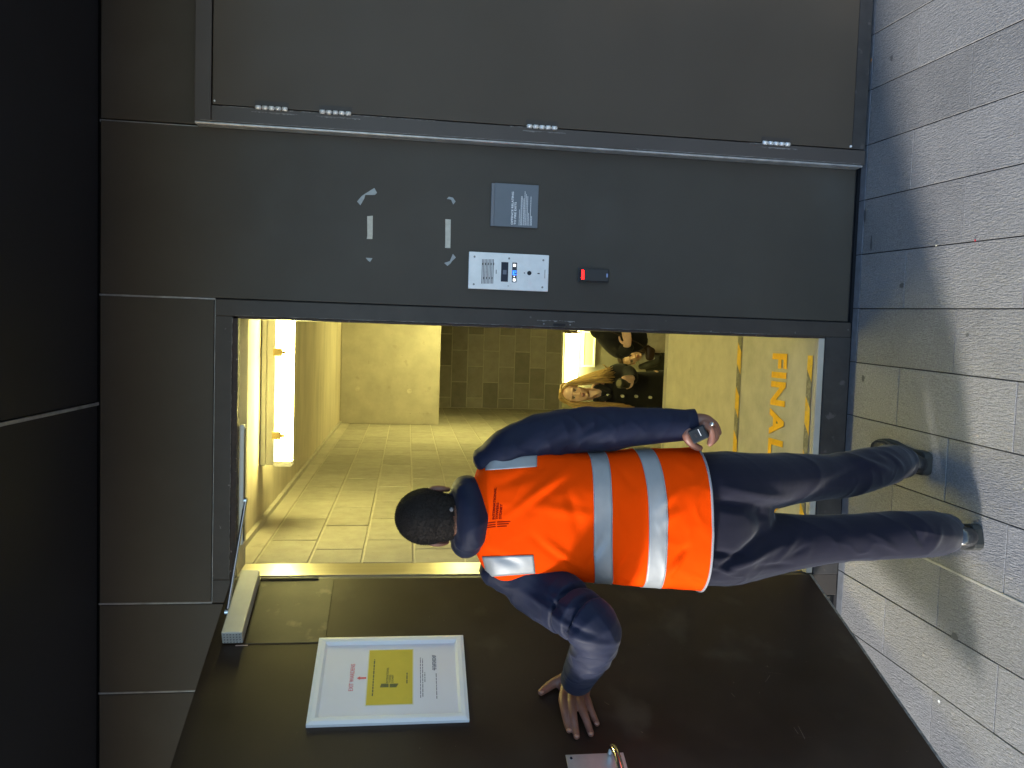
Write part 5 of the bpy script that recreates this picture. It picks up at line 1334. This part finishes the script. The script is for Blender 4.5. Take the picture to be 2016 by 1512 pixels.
# the cup
cpp = P(1222, 755, Y1 - .33)
cup = thing('coffee_cup', 'black lidded takeaway cup held by the blonde woman', 'cup', tuple(cpp - Vector((0, 0, .1))))
tilt = Matrix.Translation(cpp) @ Matrix.Rotation(math.radians(32), 4, 'X') @ Matrix.Rotation(math.radians(8), 4, 'Y')
def cupm(name, z0_, z1_, r0_, r1_, m): 
    bm = bm_cyl(bmesh.new(), (0, 0, z0_), (0, 0, z1_), r0_, r1_, 28, .002); bmesh.ops.transform(bm, matrix=tilt, verts=bm.verts[:]); return from_bm(name, bm, m, cup)
cupm('cup_wall', -.085, .0, .030, .041, mat('dark_cup', (0.016, 0.014, 0.014), 0.4)); cupm('lid_rim', .0005, .009, .0435, .0435, mat('cup_lid', (0.03, 0.03, 0.028), 0.3)); cupm('lid_top', .0095, .021, .040, .036, bpy.data.materials['cup_lid'])
cupm('lid_recess', .0212, .0216, .028, .028, mat('lid_recess', (0.12, 0.11, 0.07), 0.35))

# --- second woman, lower on the stair, in the grey-green jacket
Y2 = 4.42
w2 = thing('person', 'dark-haired woman in a grey-green jacket standing lower on the stair', 'person', (-0.13, Y2, step_z(Y2)))
K2 = lambda x, y, r, dY=0.0, r2=None: LP(x, y, Y2 + dY, r, r2)
hc2 = P(1241, 702, Y2 - .02)
hp2, M2, hcc2 = head_parts(hc2, (-0.12, -1, 0.02), (-0.34, 0, 1), 0.96)
b2 = list(hp2); bz = step_z(Y2)
b2.append(limb([K2(1255, 698, 12, .03), K2(1272, 700, 12, .03), K2(1288, 703, 20, .03)], 3, 16))
b2.append(limb([K2(1284, 705, 28, .03, 18), K2(1310, 708, 32, .03, 22), K2(1370, 710, 28, .03, 20)], 3, 18))
q = P(1370, 710, Y2)
for sx_ in (-.08, .08): b2.append(limb([(q.x + sx_, Y2 + .02, q.z, .085), (q.x + sx_, Y2, (q.z + bz) / 2, .058), (q.x + sx_, Y2 + .02, bz + .06, .040), (q.x + sx_, Y2 - .12, bz + .03, .03)], 3, 12))
for sg_ in (-1, 1): b2 += hand_parts(P(1372, 710 - sg_ * 42, Y2 - .02), (0, -.1, -1), (sg_, 0, 0), .95, .3)
fuse('body', b2, 0.006, M_fair, w2, 2)
face_bits(M2, hcc2, 0.96, w2, (0.45, 0.15, 0.12), (0.06, 0.04, 0.03))
fuse('jacket', [limb([K2(1278, 706, 24, .03, 18), K2(1288, 707, 42, .03, 24), K2(1330, 710, 43, .03, 27), K2(1385, 712, 43, .03, 27)], 3, 24), limb([K2(1284, 730, 14, .02), K2(1320, 738, 15, .0), K2(1368, 742, 11, -.02)], 3, 16), limb([K2(1286, 675, 13, .02), K2(1320, 668, 13, .0), K2(1368, 666, 10, -.02)], 3, 16),
                limb([K2(1262, 722, 6, -.02), K2(1276, 718, 8, -.06), K2(1296, 712, 6, -.10)], 3, 12), limb([K2(1268, 690, 6, -.02), K2(1280, 692, 8, -.06), K2(1298, 702, 6, -.10)], 3, 12)], .008, M_olive, w2, 3, lambda co: .005 * wavy(co, 22, 61))
fuse('top', [limb([K2(1268, 705, 16, -.01, 12), K2(1280, 706, 14, -.03, 12), K2(1292, 707, 10, -.04, 12)], 3, 18)], .007, M_white, w2, 3)
M_dkh = mat('dark_brown_hair', (0.035, 0.020, 0.012), 0.45, var=0.3, vscale=60, bump=0.5, bscale=150, bdist=.003)
V, F = ball(hcc2 + M2 @ Vector((0, -.028, .034)) * .96, .082, .096, .091, M2, 28)
hs = []
for k in range(30):
    t = k / 29; sx_ = rs.uniform(-2, 2)
    hs.append([K2(1222 + 3 * t, 700 - 6 * t, 3, -.04 + .08 * t), K2(1238 + 2 * t, 690 - 2 * t + sx_ * .3, 3.2, -.06 + .1 * t), K2(1262, 691 - 4 * t + sx_, 2.8, -.10 + .1 * t), K2(1290 + sx_ * 2, 696 - 4 * t + sx_, 1.6, -.13 + .06 * t)])
for k in range(16):
    t = k / 15
    hs.append([tuple(hcc2 + M2 @ Vector((.01, .06, .112))) + (.007,), tuple(hcc2 + M2 @ Vector((-.03 - .03 * t, .055 - .03 * t, .098))) + (.008,), tuple(hcc2 + M2 @ Vector((-.072 - .01 * t, .01 - .02 * t, .05))) + (.008,), tuple(hcc2 + M2 @ Vector((-.078, -.02, -.02))) + (.006,)])
hm2 = strand_mesh('hair', hs, M_dkh, w2)
me = bpy.data.meshes.new('hair_cap'); me.from_pydata([tuple(v) for v in V], [], F); me.update()
bm = bmesh.new(); bm.from_mesh(me); bmesh.ops.delete(bm, geom=[v for v in bm.verts if (M2.transposed() @ (v.co - hcc2)).y > .045 and (M2.transposed() @ (v.co - hcc2)).z < .085], context='VERTS'); bm.to_mesh(me); bm.free()
for p_ in me.polygons: p_.use_smooth = True
link('hair_cap', me, M_dkh, hm2)

# --- third person, mostly behind the right door jamb
Y3 = 3.42
w3 = thing('person', 'person in a loose black top and cream trousers, half hidden by the right jamb', 'person', (0.10, Y3, step_z(Y3)))
K3 = lambda x, y, r, dY=0.0, r2=None: LP(x, y, Y3 + dY, r, r2)
hc3 = P(1132, 636, Y3)
hp3, M3, hcc3 = head_parts(hc3, (0.1, -1, -0.15), (-0.05, -.1, 1), 1.0); bz = step_z(Y3)
b3 = list(hp3)
b3.append(limb([K3(1150, 640, 12, .03), K3(1170, 642, 13, .03), K3(1185, 643, 22, .02)], 3, 16))
b3.append(limb([K3(1180, 643, 26, .02, 18), K3(1205, 643, 34, .02, 24), K3(1262, 643, 28, .02, 22), K3(1310, 643, 32, .02, 24)], 3, 18))
q = P(1310, 643, Y3)
for sx_ in (-.085, .085): b3.append(limb([(q.x + sx_, Y3 + .02, q.z, .085), (q.x + sx_, Y3, (q.z + bz) / 2, .058), (q.x + sx_, Y3 + .02, bz + .06, .040), (q.x + sx_, Y3 - .12, bz + .03, .03)], 3, 12))
b3.append(limb([K3(1196, 664, 9, .02), K3(1222, 690, 8, -.06), K3(1236, 678, 7, -.18)], 3, 12))
b3 += hand_parts(P(1237, 680, Y3 - .19), P(1233, 655, Y3 - .22) - P(1237, 682, Y3 - .19), (0, -1, .2), .95, .35)
b3.append(limb([K3(1196, 622, 9, .02), K3(1240, 612, 8, .0), K3(1290, 610, 7, -.03)], 3, 12)); b3 += hand_parts(P(1290, 610, Y3 - .03), (0, -.1, -1), (1, 0, 0), .95, .3)
fuse('body', b3, 0.006, M_fair, w3, 2)
face_bits(M3, hcc3, 1.0, w3)
fuse('loose_top', [limb([K3(1176, 645, 22, .02, 18), K3(1192, 645, 36, .02, 25), K3(1240, 648, 38, .02, 27), K3(1262, 650, 38, .02, 27)], 3, 24),
                   limb([K3(1188, 664, 14, .01), K3(1208, 682, 17, -.03), K3(1226, 690, 17, -.08), K3(1237, 684, 11, -.155)], 4, 18),
                   limb([K3(1215, 684, 17, .02), K3(1240, 680, 16, .02), K3(1262, 676, 13, .02), K3(1280, 676, 5, .02)], 3, 16),
                   limb([K3(1196, 622, 14, .01), K3(1240, 610, 13, .0), K3(1284, 610, 10, -.03)], 3, 16)], .008, M_blacksk, w3, 3, lambda co: .005 * wavy(co, 20, 71))
q = P(1262, 650, Y3)
fuse('trousers', [limb([K3(1245, 646, 32, .02, 24), K3(1290, 646, 37, .02, 28), K3(1320, 646, 36, .02, 26)], 3, 24)] +
     [limb([(q.x + sx_, Y3 + .02, q.z - .12, .10), (q.x + sx_, Y3 + .01, (q.z + bz) / 2, .085), (q.x + sx_, Y3 + .02, bz + .08, .075)], 3, 18) for sx_ in (-.085, .085)], .008, M_cream, w3, 3, lambda co: .006 * wavy(co, 20, 72))
V, F = ball(hcc3 + M3 @ Vector((0, -.030, .030)), .086, .098, .095, M3, 28)
me = bpy.data.meshes.new('hair'); me.from_pydata([tuple(v) for v in V], [], F); me.update()
bm = bmesh.new(); bm.from_mesh(me); bmesh.ops.delete(bm, geom=[v for v in bm.verts if (M3.transposed() @ (v.co - hcc3)).y > .04 and (M3.transposed() @ (v.co - hcc3)).z < .085], context='VERTS'); bm.to_mesh(me); bm.free()
for p_ in me.polygons: p_.use_smooth = True
link('hair', me, M_dkh, w3)
bgq = P(1284, 697, Y3 - .02)
bag = thing('shoulder_bag', 'small dark brown bag hanging beside the cream trousers', 'bag', tuple(bgq))
fuse('bag_body', [ring_loft([(bgq + Vector((-.03, 0, .02)), Vector((0, .03, 0)), Vector((0, 0, .035))), (bgq + Vector((.05, 0, .02)), Vector((0, .035, 0)), Vector((0, 0, .045)))], 18, 2.6)], .006, mat('brown_leather', (0.045, 0.022, 0.012), .4), bag, 2)
V, F = limb([tuple(bgq + Vector((-.03, 0, .03))) + (.004,), tuple(P(1266, 682, Y3 - .09)) + (.004,), tuple(P(1240, 668, Y3 - .17)) + (.004,), tuple(P(1195, 650, Y3 - .13)) + (.004,)], 4, 8)
me = bpy.data.meshes.new('bag_strap'); me.from_pydata([tuple(v) for v in V], [], F); link('bag_strap', me, bpy.data.materials['brown_leather'], bag)
